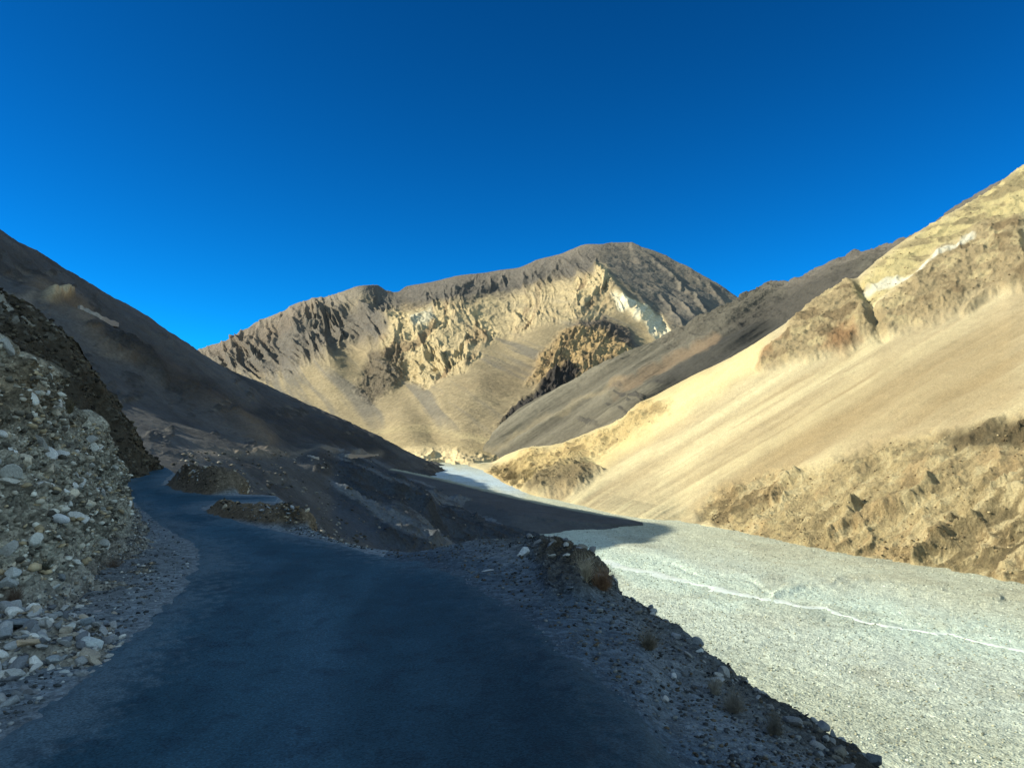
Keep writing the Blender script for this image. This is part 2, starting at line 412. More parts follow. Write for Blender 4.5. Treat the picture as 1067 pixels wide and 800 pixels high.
    col = mixc(col, alb(232, 208, 158, .62), knoll)
    rg = .35+.65*np.clip(left_face+ridge_top+cream+cream_l+crag2+hump+darkrib, 0, 1)
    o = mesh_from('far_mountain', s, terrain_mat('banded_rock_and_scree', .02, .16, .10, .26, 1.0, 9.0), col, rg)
    tag(o, 'banded grey and cream mountain closing the valley under the blue sky', kind='structure')
far_mountain()

# ================================================================== GREY RIDGE behind the pale slope
def grey_ridge():
    top = [(440,500),(480,484),(500,470),(516,450),(530,437),(547,424),(570,412),(595,400),(620,384),(649,366),(672,357),(694,350),(722,333),(745,321),(770,309),(790,299),(804,294),(825,294),(845,285),(873,270),(891,263),(928,252),(970,233),(1026,199),(1120,150),(1300,60)]
    bot = [(440,504),(480,498),(528,494),(575,482),(621,468),(666,442),(700,425),(767,400),(830,350),(891,315),(940,280),(1026,235),(1120,190),(1300,110)]
    d = [(440,504,640),(528,494,600),(575,482,560),(621,468,520),(666,442,490),(767,400,480),(891,315,500),(1026,235,540),(1300,110,560),
         (480,484,680),(516,450,720),(547,424,770),(595,400,800),(649,366,830),(694,350,850),(722,333,850),(770,309,870),(825,294,880),(873,270,840),(928,252,760),(1026,199,640),(1300,60,620),
         (600,440,640),(700,390,660),(800,345,690)]
    s, ny = px_sheet(top, bot, 446, 1250, 1150, 260, d, 260)
    n = normals(s); n = np.stack([blur(n[..., i], 5) for i in range(3)], -1)
    px, py = s.px.copy(), s.py.copy(); X, Y, Z = s.X, s.Y, s.Z
    wx, wy = warp(s, 6, .05, 13)
    # streaks run down-left in the picture: across-slope coordinate
    acr = (py+.62*px)
    st = fbm(acr/14, (px)/140, 0*px, 5, 23); st2 = fbm(acr/5, px/70, 0*px+4, 4, 25)
    rg = ridged(X/40, Y/60, Z/40, 6, 27); fb = fbm(X/12, Y/12, Z/12, 6, 29, .6)
    crag = sstep(-6, 6, poly_sd(wx, wy, [(760,306),(804,292),(830,292),(880,266),(1030,196),(1030,215),(890,300),(830,335),(790,330),(750,345),(700,370),(690,352),(722,333)]))
    top_e = sstep(16, 2, py-np.interp(px, [c[0] for c in top], [c[1] for c in top]))
    disp = 3.5*st+1.0*st2+.6*fb+crag*(3.6*(rg-.3)+1.6*fb)+top_e*(1.2*(rg-.3)+.8*fb)*(px > 600)
    spots = sstep(.25, .45, fbm(px/14, py/5, 0*px, 4, 77))*sstep(-8, 8, poly_sd(wx, wy, [(600,430),(640,405),(700,395),(720,410),(650,436),(605,445)]))
    disp += spots*2*rg
    disp[-24:] *= np.linspace(1, 0, 24)[:, None]
    displace(s, disp, n)
    col = np.ones(X.shape+(3,))*alb(140, 132, 112, .43)
    col = col*(1+.18*st[..., None]+.12*st2[..., None])
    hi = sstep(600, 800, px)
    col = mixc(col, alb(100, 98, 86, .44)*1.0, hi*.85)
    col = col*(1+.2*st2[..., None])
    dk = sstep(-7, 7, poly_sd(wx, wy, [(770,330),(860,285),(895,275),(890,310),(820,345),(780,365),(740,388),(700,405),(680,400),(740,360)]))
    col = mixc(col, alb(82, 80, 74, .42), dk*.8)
    col = mixc(col, alb(136, 128, 116, .46), top_e*sstep(780, 840, px)*.8)
    col = mixc(col, alb(122, 114, 102, .46), crag*.35)
    col = mixc(col, alb(160, 134, 104, .5), sstep(9, 2, pline_d(wx, wy, [(640,405),(700,378),(730,360),(750,352)]))*.6)
    col = mixc(col, alb(92, 88, 80, .44), spots*.8)
    col = mixc(col, alb(176, 158, 122, .5), sstep(6, 1, pline_d(wx, wy, [(500,478),(540,450),(600,420),(650,398)]))*.35)
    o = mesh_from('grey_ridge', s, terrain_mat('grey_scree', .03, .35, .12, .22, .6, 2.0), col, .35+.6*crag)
    tag(o, 'dark grey scree ridge slanting down behind the pale slope', kind='structure')
grey_ridge()

# ================================================================== PALE RIGHT SLOPE
def right_slope():
    S = [(490,488,560),(512,495,478),(530,505,397),(560,517,335),(600,526,300),(650,538,263),(700,543,250),(760,552,230),(800,561,213),(870,575,191),(960,588,174),(1067,607,154),(1200,635,132),(1400,690,103),(1700,800,72)]
    T = [(490,482,580),(512,486,540),(530,492,470),(560,500,390),(600,505,340),(650,518,295),(700,528,270),(740,518,262),(800,492,258),(870,478,238),(930,465,226),(990,455,214),(1067,435,205),(1200,400,190),(1400,340,165),(1700,260,130)]
    U = [(490,484,610),(512,482,590),(528,474,560),(548,467,520),(580,463,480),(621,447,450),(645,438,430),(666,421,420),(685,411,405),(725,390,392),(767,370,385),(830,330,388),(891,291,400),(915,270,408),(940,251,415),(985,225,422),(1040,193,430),(1053,180,433),(1067,172,435),(1200,80,445),(1400,-60,440),(1700,-260,400)]
    M = []
    for (p, y, Y) in U:     # between T and U
        yt = np.interp(p, [t[0] for t in T], [t[1] for t in T]); Yt = np.interp(p, [t[0] for t in T], [t[2] for t in T])
        M.append((p, y*.5+yt*.5, Y*.5+Yt*.5-4))
    cv = lambda Ls: [A(*q) for q in Ls]
    S0 = [(a, r*.985, z-4) for a, r, z in cv(S)]
    B1 = [(a, r*1.06, z-6) for a, r, z in cv(U)]; B2 = [(a, r*1.6, z-150) for a, r, z in cv(U)]
    s = az_loft([S0, cv(S), cv(T), cv(M), cv(U), B1, B2], [6, 150, 170, 190, 14, 14], math.atan((488-CX)/F), math.atan((1650-CX)/F), 1300)
    n = normals(s); n = np.stack([blur(n[..., i], 6) for i in range(3)], -1)
    px, py = s.px.copy(), s.py.copy(); X, Y, Z = s.X, s.Y, s.Z
    w1x, w1y = warp(s, 8, .04, 113); w2x, w2y = warp(s, 2.2, .14, 117)
    ax = (w1x+w2x)/2; ay = (w1y+w2y)/2
    def reg(poly, soft=4): return sstep(-soft*1.6, soft*1.6, poly_sd(ax, ay, poly))
    fb = fbm(X/7, Y/7, Z/7, 6, 131, .6); fb2 = fbm(X/2.2, Y/2.2, Z/2.2, 5, 133, .6)
    rg = ridged(X/22, Y/22, Z/30, 6, 135); rg2 = ridged(X/9, Y/9, Z/14, 5, 137)
    # the rock bulges high on the slope
    bul_a = reg([(792,385),(800,365),(850,312),(885,290),(893,292),(905,318),(908,345),(890,360),(860,368),(830,378)], 4)
    bul_b = reg([(893,345),(905,330),(940,300),(980,262),(1010,242),(1040,225),(1067,232),(1067,262),(1085,285),(1030,300),(980,330),(950,340),(930,345),(905,352)], 5)
    bul_c = reg([(1002,325),(1035,300),(1067,282),(1150,250),(1180,240),(1180,290),(1060,300),(1040,303),(1010,324)], 4)
    top_r = reg([(905,285),(940,250),(1040,190),(1067,170),(1150,110),(1150,250),(1067,228),(1030,232),(990,252),(960,275),(925,305),(900,318),(890,300)], 4)
    toe = reg([(500,500),(520,484),(560,468),(600,460),(640,445),(668,420),(700,418),(685,440),(650,462),(600,488),(570,500),(548,512),(525,510)], 5)
    knob = reg([(548,514),(565,500),(590,488),(612,484),(628,492),(612,505),(585,516),(560,519)], 4)
    bench = reg([(735,545),(728,530),(745,512),(770,500),(800,488),(850,490),(880,478),(905,464),(940,458),(985,452),(1030,442),(1067,430),(1400,330),(1750,260),(1750,850),(1400,700),(1067,612),(960,592),(870,580),(800,566),(765,556)], 5)
    bench_dk = reg([(985,455),(1067,432),(1400,330),(1400,400),(1067,462),(1020,468),(990,463)], 4)
    scree_lo = reg([(560,520),(640,500),(700,480),(740,500),(735,545),(650,540)], 8)
    # scree flow streaks (down-left across the picture)
    acr = py+.60*px
    st = fbm(acr/16+.3*fbm(px/80, py/80, 0*px, 3, 3), px/230, 0*px, 5, 151); st2 = fbm(acr/4.5, px/90, 0*px+3, 4, 153)
    disp = .6*st+.12*st2+.10*fb2+.05*fbm(X/.8, Y/.8, Z/.8, 3, 155)
    gl = ridged(acr/17+.5*fb, (px-.5*py)/60, 0*px, 5, 139); gl2 = ridged(acr/7, (px-.5*py)/22, 0*px, 4, 141)
    disp = disp+bul_a*(3.6+1.8*(rg-.3)+.8*fb+.6*fb2+1.2*(gl2-.3))+bul_b*(3.8+2.0*(rg-.3)+.9*fb+.6*fb2+1.2*(gl2-.3))+bul_c*(4+2.5*(rg-.3)+1*fb+.3*fb2)+top_r*(2.2*(rg2-.3)+.8*fb+.2*fb2)
    disp = disp+toe*(3.6*(rg2-.3)+1.4*fb+1.5+.3*fb2)+knob*(4.5+2.2*(rg2-.3)+1.0*fb+.3*fb2)
    bj = 1.3*(rg-.3)+1.9*(gl-.3)+.7*(gl2-.3)+.8*fb+.4*fb2
    disp = disp+bench*bj
    for L_, a_, w_ in (([(895,545),(935,528),(952,520),(970,505)], 3.5, 5), ([(865,560),(885,545),(890,528)], 4, 5), ([(985,560),(1010,545),(1040,520),(1067,510)], 3, 7), ([(805,520),(812,508),(830,496)], 2.5, 4), ([(955,585),(975,565),(990,540)], 3, 6)):
        disp = disp+bench*a_*.9*np.exp(-(pline_d(ax, ay, L_)/w_)**2)
    gul = pline_d(ax, ay, [(897,296),(908,312),(914,345),(916,352)])
    disp = disp-2.2*np.exp(-(gul/6)**2)
    disp[:6] *= 0; k = disp.shape[0]
    disp[k-14:] *= np.linspace(1, 0, 14)[:, None]
    displace(s, disp, n)
    col = np.ones(X.shape+(3,))*alb(224, 205, 162, .44)
    bright = alb(248, 234, 184, .55)
    col = mixc(col, bright, sstep(-.3, 1., st)*.4)
    col = mixc(col, alb(196, 170, 124, .42), sstep(.1, -.9, st)*.45)
    col = col*(1+.10*st2[..., None]+.10*fb2[..., None])
    tanz = reg([(1067,330),(1067,425),(985,450),(900,470),(800,490),(720,500),(860,400),(930,370),(1000,345)], 22)
    col = mixc(col, alb(198, 172, 124, .38), tanz*.6)
    yel = reg([(528,474),(621,447),(666,421),(767,370),(795,352),(800,365),(792,385),(760,400),(700,440),(620,492),(560,515)], 8)
    col = mixc(col, alb(244, 224, 160, .6), yel*.6)
    for L_, w_, a_ in (([(912,318),(918,350),(900,372),(850,398),(790,430),(730,465),(690,500)], 6, .75), ([(900,400),(850,428),(780,470),(720,510)], 5, .4), ([(640,520),(620,528)], 8, .5), ([(600,522),(660,530),(720,536)], 5, .55)):
        col = mixc(col, bright*1.05, np.exp(-(pline_d(ax, ay, L_)/w_/1.9)**2)*a_*.5*sstep(-.6, .4, st2))
    rockc = alb(204, 182, 138, .46)
    mot = sstep(-.3, .5, fb)
    for m_ in (bul_a, bul_b, bul_c): col = mixc(col, rockc, m_*.95)
    col = mixc(col, alb(150, 128, 96, .42), np.clip(bul_a+bul_b+bul_c, 0, 1)*sstep(.1, .6, fbm(X/12, Y/12, Z/12, 5, 163))*.7)
    col = mixc(col, alb(232, 212, 160, .55), np.clip(bul_a+bul_b, 0, 1)*sstep(.15, .6, fbm(X/8, Y/8, Z/8, 5, 165))*.6)
    col = mixc(col, alb(190, 140, 96, .46), reg([(792,385),(800,362),(812,350),(808,372)], 4)*.6+reg([(858,365),(875,345),(895,345),(900,356),(870,366)], 3)*.5)
    col = mixc(col, alb(226, 208, 148, .56), top_r*.85)
    col = mixc(col, alb(158, 142, 110, .44), top_r*sstep(.12, .5, fbm(X/16, Y/16, (Z+.5*X)/8, 5, 167))*.7)
    col = mixc(col, alb(236, 230, 205, .66), sstep(6, 1, pline_d(ax, ay, [(905,300),(950,290),(985,268),(1010,250)]))*.85)
    col = mixc(col, alb(228, 200, 142, .52), toe*.8)
    col = mixc(col, alb(172, 148, 106, .44), toe*sstep(.1, .5, fbm(X/9, Y/9, Z/6, 5, 169))*.6)
    col = mixc(col, alb(158, 140, 108, .42), knob*.85)
    bc = alb(200, 180, 134, .56)
    col = mixc(col, bc, bench)
    bn = fbm(acr/16+.5*fb, (px-.5*py)/50, 0*px, 6, 171, .6); bn2 = fbm(acr/8, (px-.5*py)/30, 0*px, 6, 173, .65)
    col = mixc(col, alb(208, 178, 130, .56), bench*sstep(.1, .5, bn)*.5)
    col = mixc(col, alb(120, 104, 80, .4), bench*sstep(.0, .6, bn2)*.4)
    col = mixc(col, alb(226, 210, 164, .64), bench*sstep(.1, .5, -bn2)*.5)
    dkr = reg([(1000,560),(1040,530),(1067,500),(1500,400),(1500,700),(1067,605),(1010,596),(950,588)], 14)
    col = mixc(col, alb(132, 118, 88, .42), bench*dkr*.8*sstep(-.6, .3, bn2))
    dkl = reg([(738,545),(740,520),(775,500),(810,492),(820,500),(800,520),(770,535)], 6)
    col = mixc(col, alb(128, 112, 82, .4), bench*dkl*.6*sstep(-.3, .3, bn2))
    col = mixc(col, alb(118, 104, 78, .42), bench_dk*.85)
    foot = sstep(6, 0, np.abs(py-np.interp(px, [q[0] for q in S], [q[1] for q in S])))
    rgh = .25+.75*np.clip(bul_a+bul_b+bul_c+top_r+toe+knob+bench, 0, 1)
    o = mesh_from('pale_slope', s, terrain_mat('pale_scree_and_rock', .08, 2.2, .06, .30, 1.0, .8), col, rgh)
    tag(o, 'sunlit pale yellow scree slope with rocky bulges rising from the riverbed', kind='structure')
    s.rk = np.clip(bul_a+bul_b+bul_c+top_r+toe+knob+bench*.8, 0, 1)
    return s
RS = right_slope()

# ================================================================== LEFT MOUNTAIN (shaded)
LM_PTS = [P(0,241,262),P(50,271,284),P(75,287,372),P(100,302,430),P(150,335,470),P(200,365,485),P(270,398,500),P(340,432,500),P(400,458,505),P(440,480,505),P(478,501,505),
    P(165,478,66),P(200,474,85),P(265,472,120),P(230,440,215),P(150,400,232),P(100,372,156),P(50,320,200),P(0,290,198),
    P(300,500,110),P(350,560,82),P(250,518,58),P(350,480,250),P(400,492,300),P(420,520,215),P(450,560,130),P(500,542,215),P(540,556,205),
    P(190,500,50),P(230,530,40),P(130,495,45),
    (4,130,-30),(14,100,-33),(24,75,-34),(24,190,-36),(30,50,-34),(10,240,-35),(-6,290,-35),(-30,360,-34),(-56,430,-33),(-30,470,-37),(0,520,-42),(60,300,-46),(60,120,-44),(60,420,-50),(-20,560,-42),
    (-120,560,-4),(-200,560,30),(-280,500,70),(-120,450,4),(-180,470,33),
    (-200,205,98),(-190,160,74),(-178,110,62),(-170,60,52),(-170,0,46),(-170,-100,50),(-170,-250,50),
    (-235,265,80),(-300,300,95),(-260,400,88),(-300,150,90),(-300,0,80),(-300,-200,80),(-420,300,110),(-420,0,110),(-420,560,110),
    (-60,60,2),(-90,80,10),(-110,50,20),(-100,0,18),(-90,-80,15),(-50,20,-1),(-50,-60,-2),(-20,-100,-12),(-20,-250,-14),(-100,120,26),(-90,180,20)]
def lm_height(X, Y):
    p = np.array(LM_PTS)
    return tps(p[:, :2], p[:, 2], X, Y, scale=100., smooth=.0004)

def left_mountain():
    az = np.concatenate([np.linspace(R(-175), R(-36), 260)[:-1], np.linspace(R(-36), R(9), 800)])
    r = np.geomspace(38, 640, 900)
    X = r[:, None]*np.sin(az); Y = r[:, None]*np.cos(az); Z = lm_height(X, Y)
    Z = np.where(r[:, None] < 45, Z-(45-r[:, None])*.6, Z)
    s = finish(X, Y, Z); px, py = s.px.copy(), s.py.copy()
    n = normals(s)
    dist = np.hypot(X, Y)
    k = np.clip(dist/250, .25, 1.2)
    fb = fbm(X/18, Y/18, Z/18, 6, 201); fb2 = fbm(X/4, Y/4, Z/4, 5, 203, .6)
    rg = ridged((Y-.2*X)/26, X/70, Z/60, 5, 205)
    wx, wy = warp(s, 6, .05, 207)
    def reg(poly, soft=5): return sstep(-soft, soft, poly_sd(wx, wy, poly))
    rocky = np.clip(reg([(345,480),(420,500),(520,545),(560,560),(520,575),(420,570),(380,540),(350,510)], 8)
                    + reg([(100,352),(135,345),(170,390),(205,408),(190,412),(140,385)], 4)+reg([(240,428),(280,440),(275,470),(235,455)], 6)*.15, 0, 1)
    spur = np.exp(-(pline_d(px, py, [(38,300),(75,318),(110,360),(150,375),(200,405),(245,430),(275,462)])/11)**2)
    disp = .9*fb*k*1.6+.18*fb2*k+rocky*(3.0*(rg-.3)+.9*fb2)+spur*1.2*sstep(40, 160, dist)
    disp = disp+3.0*np.exp(-(pline_d(px, py, [(330,478),(380,500),(440,530)])/14)**2)
    knob = np.exp(-(((px-57)/12)**2+((py-310)/6)**2)**1.5); disp = disp+knob*sstep(120, 180, dist)*(3.2+1.2*fb2)
    bg_ = np.exp(-(pline_d(px, py, [(205,470),(265,474),(322,475),(360,474),(396,474)])/4)**2)
    outc = sstep(.28, .6, fbm(px/24, py/11, 0*px, 5, 215))*sstep(60, 120, dist)
    disp = disp+outc*(1.6*(rg-.2)+.6*fb2)*k
    displace(s, disp, n)
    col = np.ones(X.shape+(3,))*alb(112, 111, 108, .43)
    acr = (py-.75*px)
    st = fbm(acr/18, px/120, 0*px, 5, 211)
    st3 = fbm(acr/5, px/50, 0*px, 5, 213)
    col = col*(1+.26*st[..., None]+.16*st3[..., None]+.16*fb2[..., None])
    col = mixc(col, alb(150, 130, 106, .52), spur*.7)
    col = mixc(col, alb(62, 64, 66, .42), np.exp(-(pline_d(wx, wy, [(110,345),(190,400),(250,425),(330,450),(400,478)])/14)**2)*.75)
    col = mixc(col, alb(78, 76, 72, .42), outc*sstep(-.3, .3, fb2)*.7)
    col = mixc(col, alb(140, 132, 120, .5), outc*sstep(.0, .5, -fb2)*.5)
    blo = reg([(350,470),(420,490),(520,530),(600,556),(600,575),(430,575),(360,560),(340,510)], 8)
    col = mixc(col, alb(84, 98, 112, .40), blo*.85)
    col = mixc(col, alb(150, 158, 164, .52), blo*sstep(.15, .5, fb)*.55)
    col = mixc(col, alb(70, 68, 64, .5), rocky*sstep(.0, .5, fb2)*.6)
    col = mixc(col, alb(206, 184, 146, .6), np.clip(knob*1.3, 0, 1))  # outcrop painted paler, as if catching the sun
    col = mixc(col, alb(176, 160, 138, .6), bg_*.4)
    pale = reg([(0,300),(30,306),(40,320),(0,312)], 4)*.5
    col = mixc(col, alb(170, 158, 140, .6), pale)
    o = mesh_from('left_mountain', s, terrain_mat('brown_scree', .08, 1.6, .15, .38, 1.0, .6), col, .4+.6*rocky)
    tag(o, 'dark shaded scree mountainside falling to the valley on the left', kind='structure')
    return s
LM = left_mountain()

# ================================================================== RIVERBED + TERRACE + STREAM
def riverbed():
    az = np.linspace(R(-30), R(56), 1000); r = np.geomspace(45, 900, 640)
    X = r[:, None]*np.sin(az); Y = r[:, None]*np.cos(az); Z = np.full_like(X, RIVZ)
    s = finish(X, Y, Z); px, py = s.px.copy(), s.py.copy()
    fb = fbm(X/16, Y/16, 0*X, 6, 301); fb2 = fbm(X/1.6, Y/1.6, 0*X, 5, 303, .65)
    flow = fbm((X*.8+Y*.25)/9, (Y*.45-X*.15)/40, 0*X, 5, 305)
    s.Z = s.Z+.22*flow+.10*fb+.10*fb2*np.clip(140/r[:, None], .3, 1)
    wx, wy = warp(s, 5, .04, 307)
    chan = pline_d(wx, wy, [(600,575),(640,590),(700,602),(750,618),(790,622),(850,630),(960,655),(1067,672),(1300,710)])
    s.Z -= .2*np.exp(-(chan/6)**2)
    for L_ in ([(640,588),(700,590),(830,618),(900,612)], [(860,640),(960,650),(1067,664)], [(905,612),(1000,622),(1090,630)]):
        s.Z -= .25*np.exp(-(pline_d(wx, wy, L_)/2.2)**2)
    s.Z += .5*np.exp(-(pline_d(wx, wy, [(812,616),(850,610),(930,614),(1040,625)])/4)**2)
    col = np.ones(X.shape+(3,))*alb(208, 216, 198, .69)
    col = col*(1+.14*flow[..., None]+.10*fb2[..., None])
    col = mixc(col, alb(212, 228, 210, .64), sstep(30, 6, np.abs(chan+8*fb))*.7)
    col = mixc(col, alb(194, 196, 166, .54), sstep(-20, 40, wy-(640+.28*(wx-650)))*.55)
    col = mixc(col, alb(208, 206, 174, .58), sstep(30, -10, wy-(548+.22*(wx-650)))*.7)
    col = mixc(col, alb(196, 214, 222, .72), sstep(14, 2, pline_d(wx, wy, [(440,492),(500,497),(540,507)]))*.9)
    col = mixc(col, alb(196, 180, 142, .52), sstep(.1, .6, fb)*.2)
    dkp = fbm(X/5, Y/5, 0*X, 4, 333)
    col = mixc(col, alb(110, 112, 96, .5), sstep(.35, .6, dkp)*sstep(.0, .4, fb)*.15)
    o = mesh_from('riverbed', s, terrain_mat('river_gravel', .12, 1.2, .06, .14, .9, .3, stones=[(1.6, .15), (4.0, .18)]), col, np.full(X.shape, .6))
    tag(o, 'broad pale gravel riverbed winding along the valley floor', kind='structure')
    return s
RB = riverbed()

def strip_from(pts, width, z, nsub=12):
    """pts world xy polyline -> ribbon arrays"""
    p = np.array(pts, float); t = np.arange(len(p)); q = np.linspace(0, len(p)-1, (len(p)-1)*nsub+1)
    x = interp_smooth(q, t, p[:, 0]) if False else np.interp(q, t, p[:, 0]); y = np.interp(q, t, p[:, 1])
    x = blur(x[None], 0)[0]; 
    for _ in range(nsub):
        x[1:-1] = (x[:-2]+2*x[1:-1]+x[2:])/4; y[1:-1] = (y[:-2]+2*y[1:-1]+y[2:])/4
    return x, y

def on_plane(px, py, z=RIVZ):
    Y = -z*F/(py-HY); return ((px-CX)/F*Y, Y)

def stream():
    pts = [on_plane(*q) for q in [(628,584),(650,590),(690,600),(712,603),(740,612),(762,618),(785,621),(800,624),(830,629),(862,632),(880,639),(905,645),(935,652),(960,656),(985,657),(1015,664),(1040,672),(1067,676),(1120,684),(1200,700)]]
    x, y = strip_from(pts, 1, 0)
    dx = np.gradient(x); dy = np.gradient(y); l = np.hypot(dx, dy); nx = -dy/l; ny = dx/l
    q = np.arange(len(x))
    wd = 1.5+1.1*vnoise(q/11., 0, 0, 5)+.5*vnoise(q/3., 0, 0, 8); wd = np.clip(wd*np.interp(q, [0, 60, 140, len(q)], [1.5, 1.2, .8, .7]), .16, 2.4)
    c = np.linspace(-1, 1, 7)
    X = x[None]+nx[None]*wd[None]*c[:, None]+.8*vnoise(q/5., 0, 0, 6)[None]; Y = y[None]+ny[None]*wd[None]*c[:, None]+1.2*vnoise(q/7., 0, 0, 9)[None]
    Z = np.full_like(X, 0)
    # follow the bed
    rr = np.hypot(X, Y); aa = np.arctan2(X, Y)
    ri = np.clip((np.log(rr/45)/math.log(900/45)*639), 0, 638).astype(int); ai = np.clip((aa-R(-30))/R(86)*999, 0, 998).astype(int)
    Z = blur(RB.Z[ri, ai], 3)+.10-.16*(np.abs(c)[:, None])**2
    s = finish(X, Y, Z)
    m = bpy.data.materials.new('shallow_silty_water'); m.use_nodes = True; b = m.node_tree.nodes['Principled BSDF']
    N = m.node_tree.nodes; L = m.node_tree.links
    no = N.new('ShaderNodeTexNoise'); no.inputs['Scale'].default_value = 1.2; no.inputs['Detail'].default_value = 6
    tc = N.new('ShaderNodeTexCoord'); L.new(tc.outputs['Object'], no.inputs['Vector'])
    cr = N.new('ShaderNodeValToRGB'); cr.color_ramp.elements[0].color = (.48, .53, .47, 1); cr.color_ramp.elements[1].color = (.64, .69, .62, 1)
    cr.color_ramp.elements[0].position = .35; cr.color_ramp.elements[1].position = .6
    L.new(no.outputs['Fac'], cr.inputs[0]); L.new(cr.outputs[0], b.inputs['Base Color']); b.inputs['Roughness'].default_value = .35
    o = mesh_from('stream', s, m)
    tag(o, 'thin whitish braid of shallow stream on the gravel riverbed', kind='structure')
stream()

def terrace():
    # low terrace at the foot of the left mountain, ending in a small dark scarp
    TP = [(392,485,-26.2),(418,489.5,-26),(460,498,-26.6),(510,510.5,-28),(560,522,-29.2),(610,532,-30.3),(650,539.5,-31),(669,543.5,-31.5)]
    top = [gp(a, b, c) for a, b, c in TP]
    az_lines = []
    def ln(pts): return [Wd(*q) for q in pts]
    nearb = [(-90,380),(-40,290),(-14,235),(2,213),(10,214),(18,221),(29,229),(40.5,238)]
    x0, x1 = -80, 46
    nx, ny = 700, 260
    u = np.linspace(0, 1, nx); v = np.linspace(0, 1, ny)
    tx = np.interp(u, np.linspace(0, 1, len(top)), [p[0] for p in top]); ty = np.interp(u, np.linspace(0, 1, len(top)), [p[1] for p in top])
    bx = np.interp(u, np.linspace(0, 1, len(nearb)), [p[0] for p in nearb]); by = np.interp(u, np.linspace(0, 1, len(nearb)), [p[1] for p in nearb])
    # v 0 near -> 1 far edge
    X = bx[None]*(1-v[:, None])+tx[None]*v[:, None]; Y = by[None]*(1-v[:, None])+ty[None]*v[:, None]
    H = np.interp(u, np.linspace(0, 1, len(TP)), [t[2]-RIVZ+.25 for t in TP])
    e = sstep(0, .35, v)*sstep(1.0, .985, v)
    f1 = fbm(X/9, Y/9, 0*X, 5, 401); f2 = fbm(X/2, Y/2, 0*X, 5, 403)
    Z = RIVZ-.25+H[None]*e[:, None]+.18*f1+.10*f2
    # small scarps cut in the near slope
    sc_ = np.interp(v[:, None]*np.ones(nx)[None]+.05*f1, [0, .30, .325, 1], [0, 0, 1, 1])
    Z = Z+.7*(sc_-1)*sstep(.45, .6, u)[None]*1.0
    s = finish(X, Y, Z)
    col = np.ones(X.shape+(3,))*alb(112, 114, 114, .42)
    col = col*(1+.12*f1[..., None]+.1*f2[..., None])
    col = mixc(col, alb(206, 206, 176, .6), np.broadcast_to(sstep(.82, .95, v)[:, None], X.shape)*.8)  # far edge painted pale for the strip of sunlight
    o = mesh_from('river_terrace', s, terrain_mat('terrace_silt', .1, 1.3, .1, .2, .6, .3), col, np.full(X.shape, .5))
    tag(o, 'low brown river terrace mostly in shade below the left mountain', kind='structure')
terrace()

# ================================================================== NEAR GROUND: road shelf and berm
CREST = [(170,486.5,-2.65),(182,493,-2.65),(200,505,-2.62),(225,511,-2.6),(250,515,-2.6),(285,516,-2.6),(295,522,-2.6),(305,536,-2.6),(320,548,-2.58),(335,556,-2.58),(360,566,-2.6),(400,573,-2.6),(440,573,-2.5),(470,566,-2.4),(500,559,-2.3),(540,556,-2.2),(570,558,-2.1),(600,573,-2.15),(620,586,-2.3),(640,600,-2.4),(670,625,-2.6),
         (700,650,-2.75),(730,680,-2.9),(760,702,-3.0),(800,727,-3.1),(850,756,-3.25),(890,775,-3.35),(930,802,-3.5),(1000,850,-3.6),(1100,925,-3.7)]
def near_ground():
    K = [(p, y, -z*F/(y-HY)) for p, y, z in CREST]
    cr = [A(*k) for k in K]
    azR = cr[-1][0]
    right_ext = [Wd(3.8, 3.0, -3.6), Wd(3.9, 0.0, -3.6), Wd(4.0, -4, -3.6), Wd(4.2, -12, -3.6), Wd(4.5, -40, -3.6), Wd(1.0, -60, -3.6)]
    left = [(R(-179.9), 60, -3.0), (R(-150), 40, -2.8), (R(-90), 30, -2.8), (R(-50), 34, -2.8), (R(-38), 38, -2.8), (R(-31), 52, -2.75), (R(-27.5), 56, -2.75), (R(-25.4), 54, -2.7)]
    crest = left+[c for c in cr]+[(a, r, z) for a, r, z in right_ext]
    crest = sorted(crest)
    def sc(f, z=None, zf=None): return [(a, r*f, (zf(a, zz) if zf else z)) for a, r, zz in crest]
    l0 = [(a, .6, RZ) for a, r, z in crest]
    l1 = [(a, max(.8, min(r*.45, 4.0)), RZ) for a, r, z in crest]
    l2 = [(a, r*.78, RZ-(.12 if a > R(10) else 0)+(z-RZ)*.35) for a, r, z in crest]
    l3 = crest
    def drop(f_add, dz): return [(a, r+f_add*(1 if a > R(-23.5) else .5), z-dz*(1 if a > R(-23.5) else .25)) for a, r, z in crest]
    l4 = drop(.7, .45); l5 = drop(2.2, 1.9); l6 = drop(9, 8.5); l7 = drop(34, 33)
    az = np.concatenate([np.linspace(R(-179), R(-36), 200)[:-1], np.linspace(R(-36), R(38), 1150)[:-1], np.linspace(R(38), R(178), 200)])
    # evaluate loft on the custom azimuth set
    full = None
    def ev(lines, segs, az):
        rr = []; zz = []
        for Ln in lines:
            a = [p[0] for p in Ln]; rr.append(interp_smooth(az, a, [p[1] for p in Ln])); zz.append(interp_smooth(az, a, [p[2] for p in Ln]))
        ro = []; zo = []
        for i in range(len(lines)-1):
            for k in range(segs[i]+(1 if i == len(lines)-2 else 0)):
                t = k/segs[i]; ro.append(rr[i]**(1-t)*rr[i+1]**t); zo.append(zz[i]*(1-t)+zz[i+1]*t)
        return np.array(ro), np.array(zo)
    r, z = ev([l0, l1, l2, l3, l4, l5, l6, l7], [30, 400, 200, 70, 50, 40, 20], az)
    for _ in range(4):
        p = np.pad(z, ((1, 1), (0, 0)), 'edge'); z = (p[:-2]+2*p[1:-1]+p[2:])/4
    return finish(r*np.sin(az), r*np.cos(az), z)
NG = near_ground()

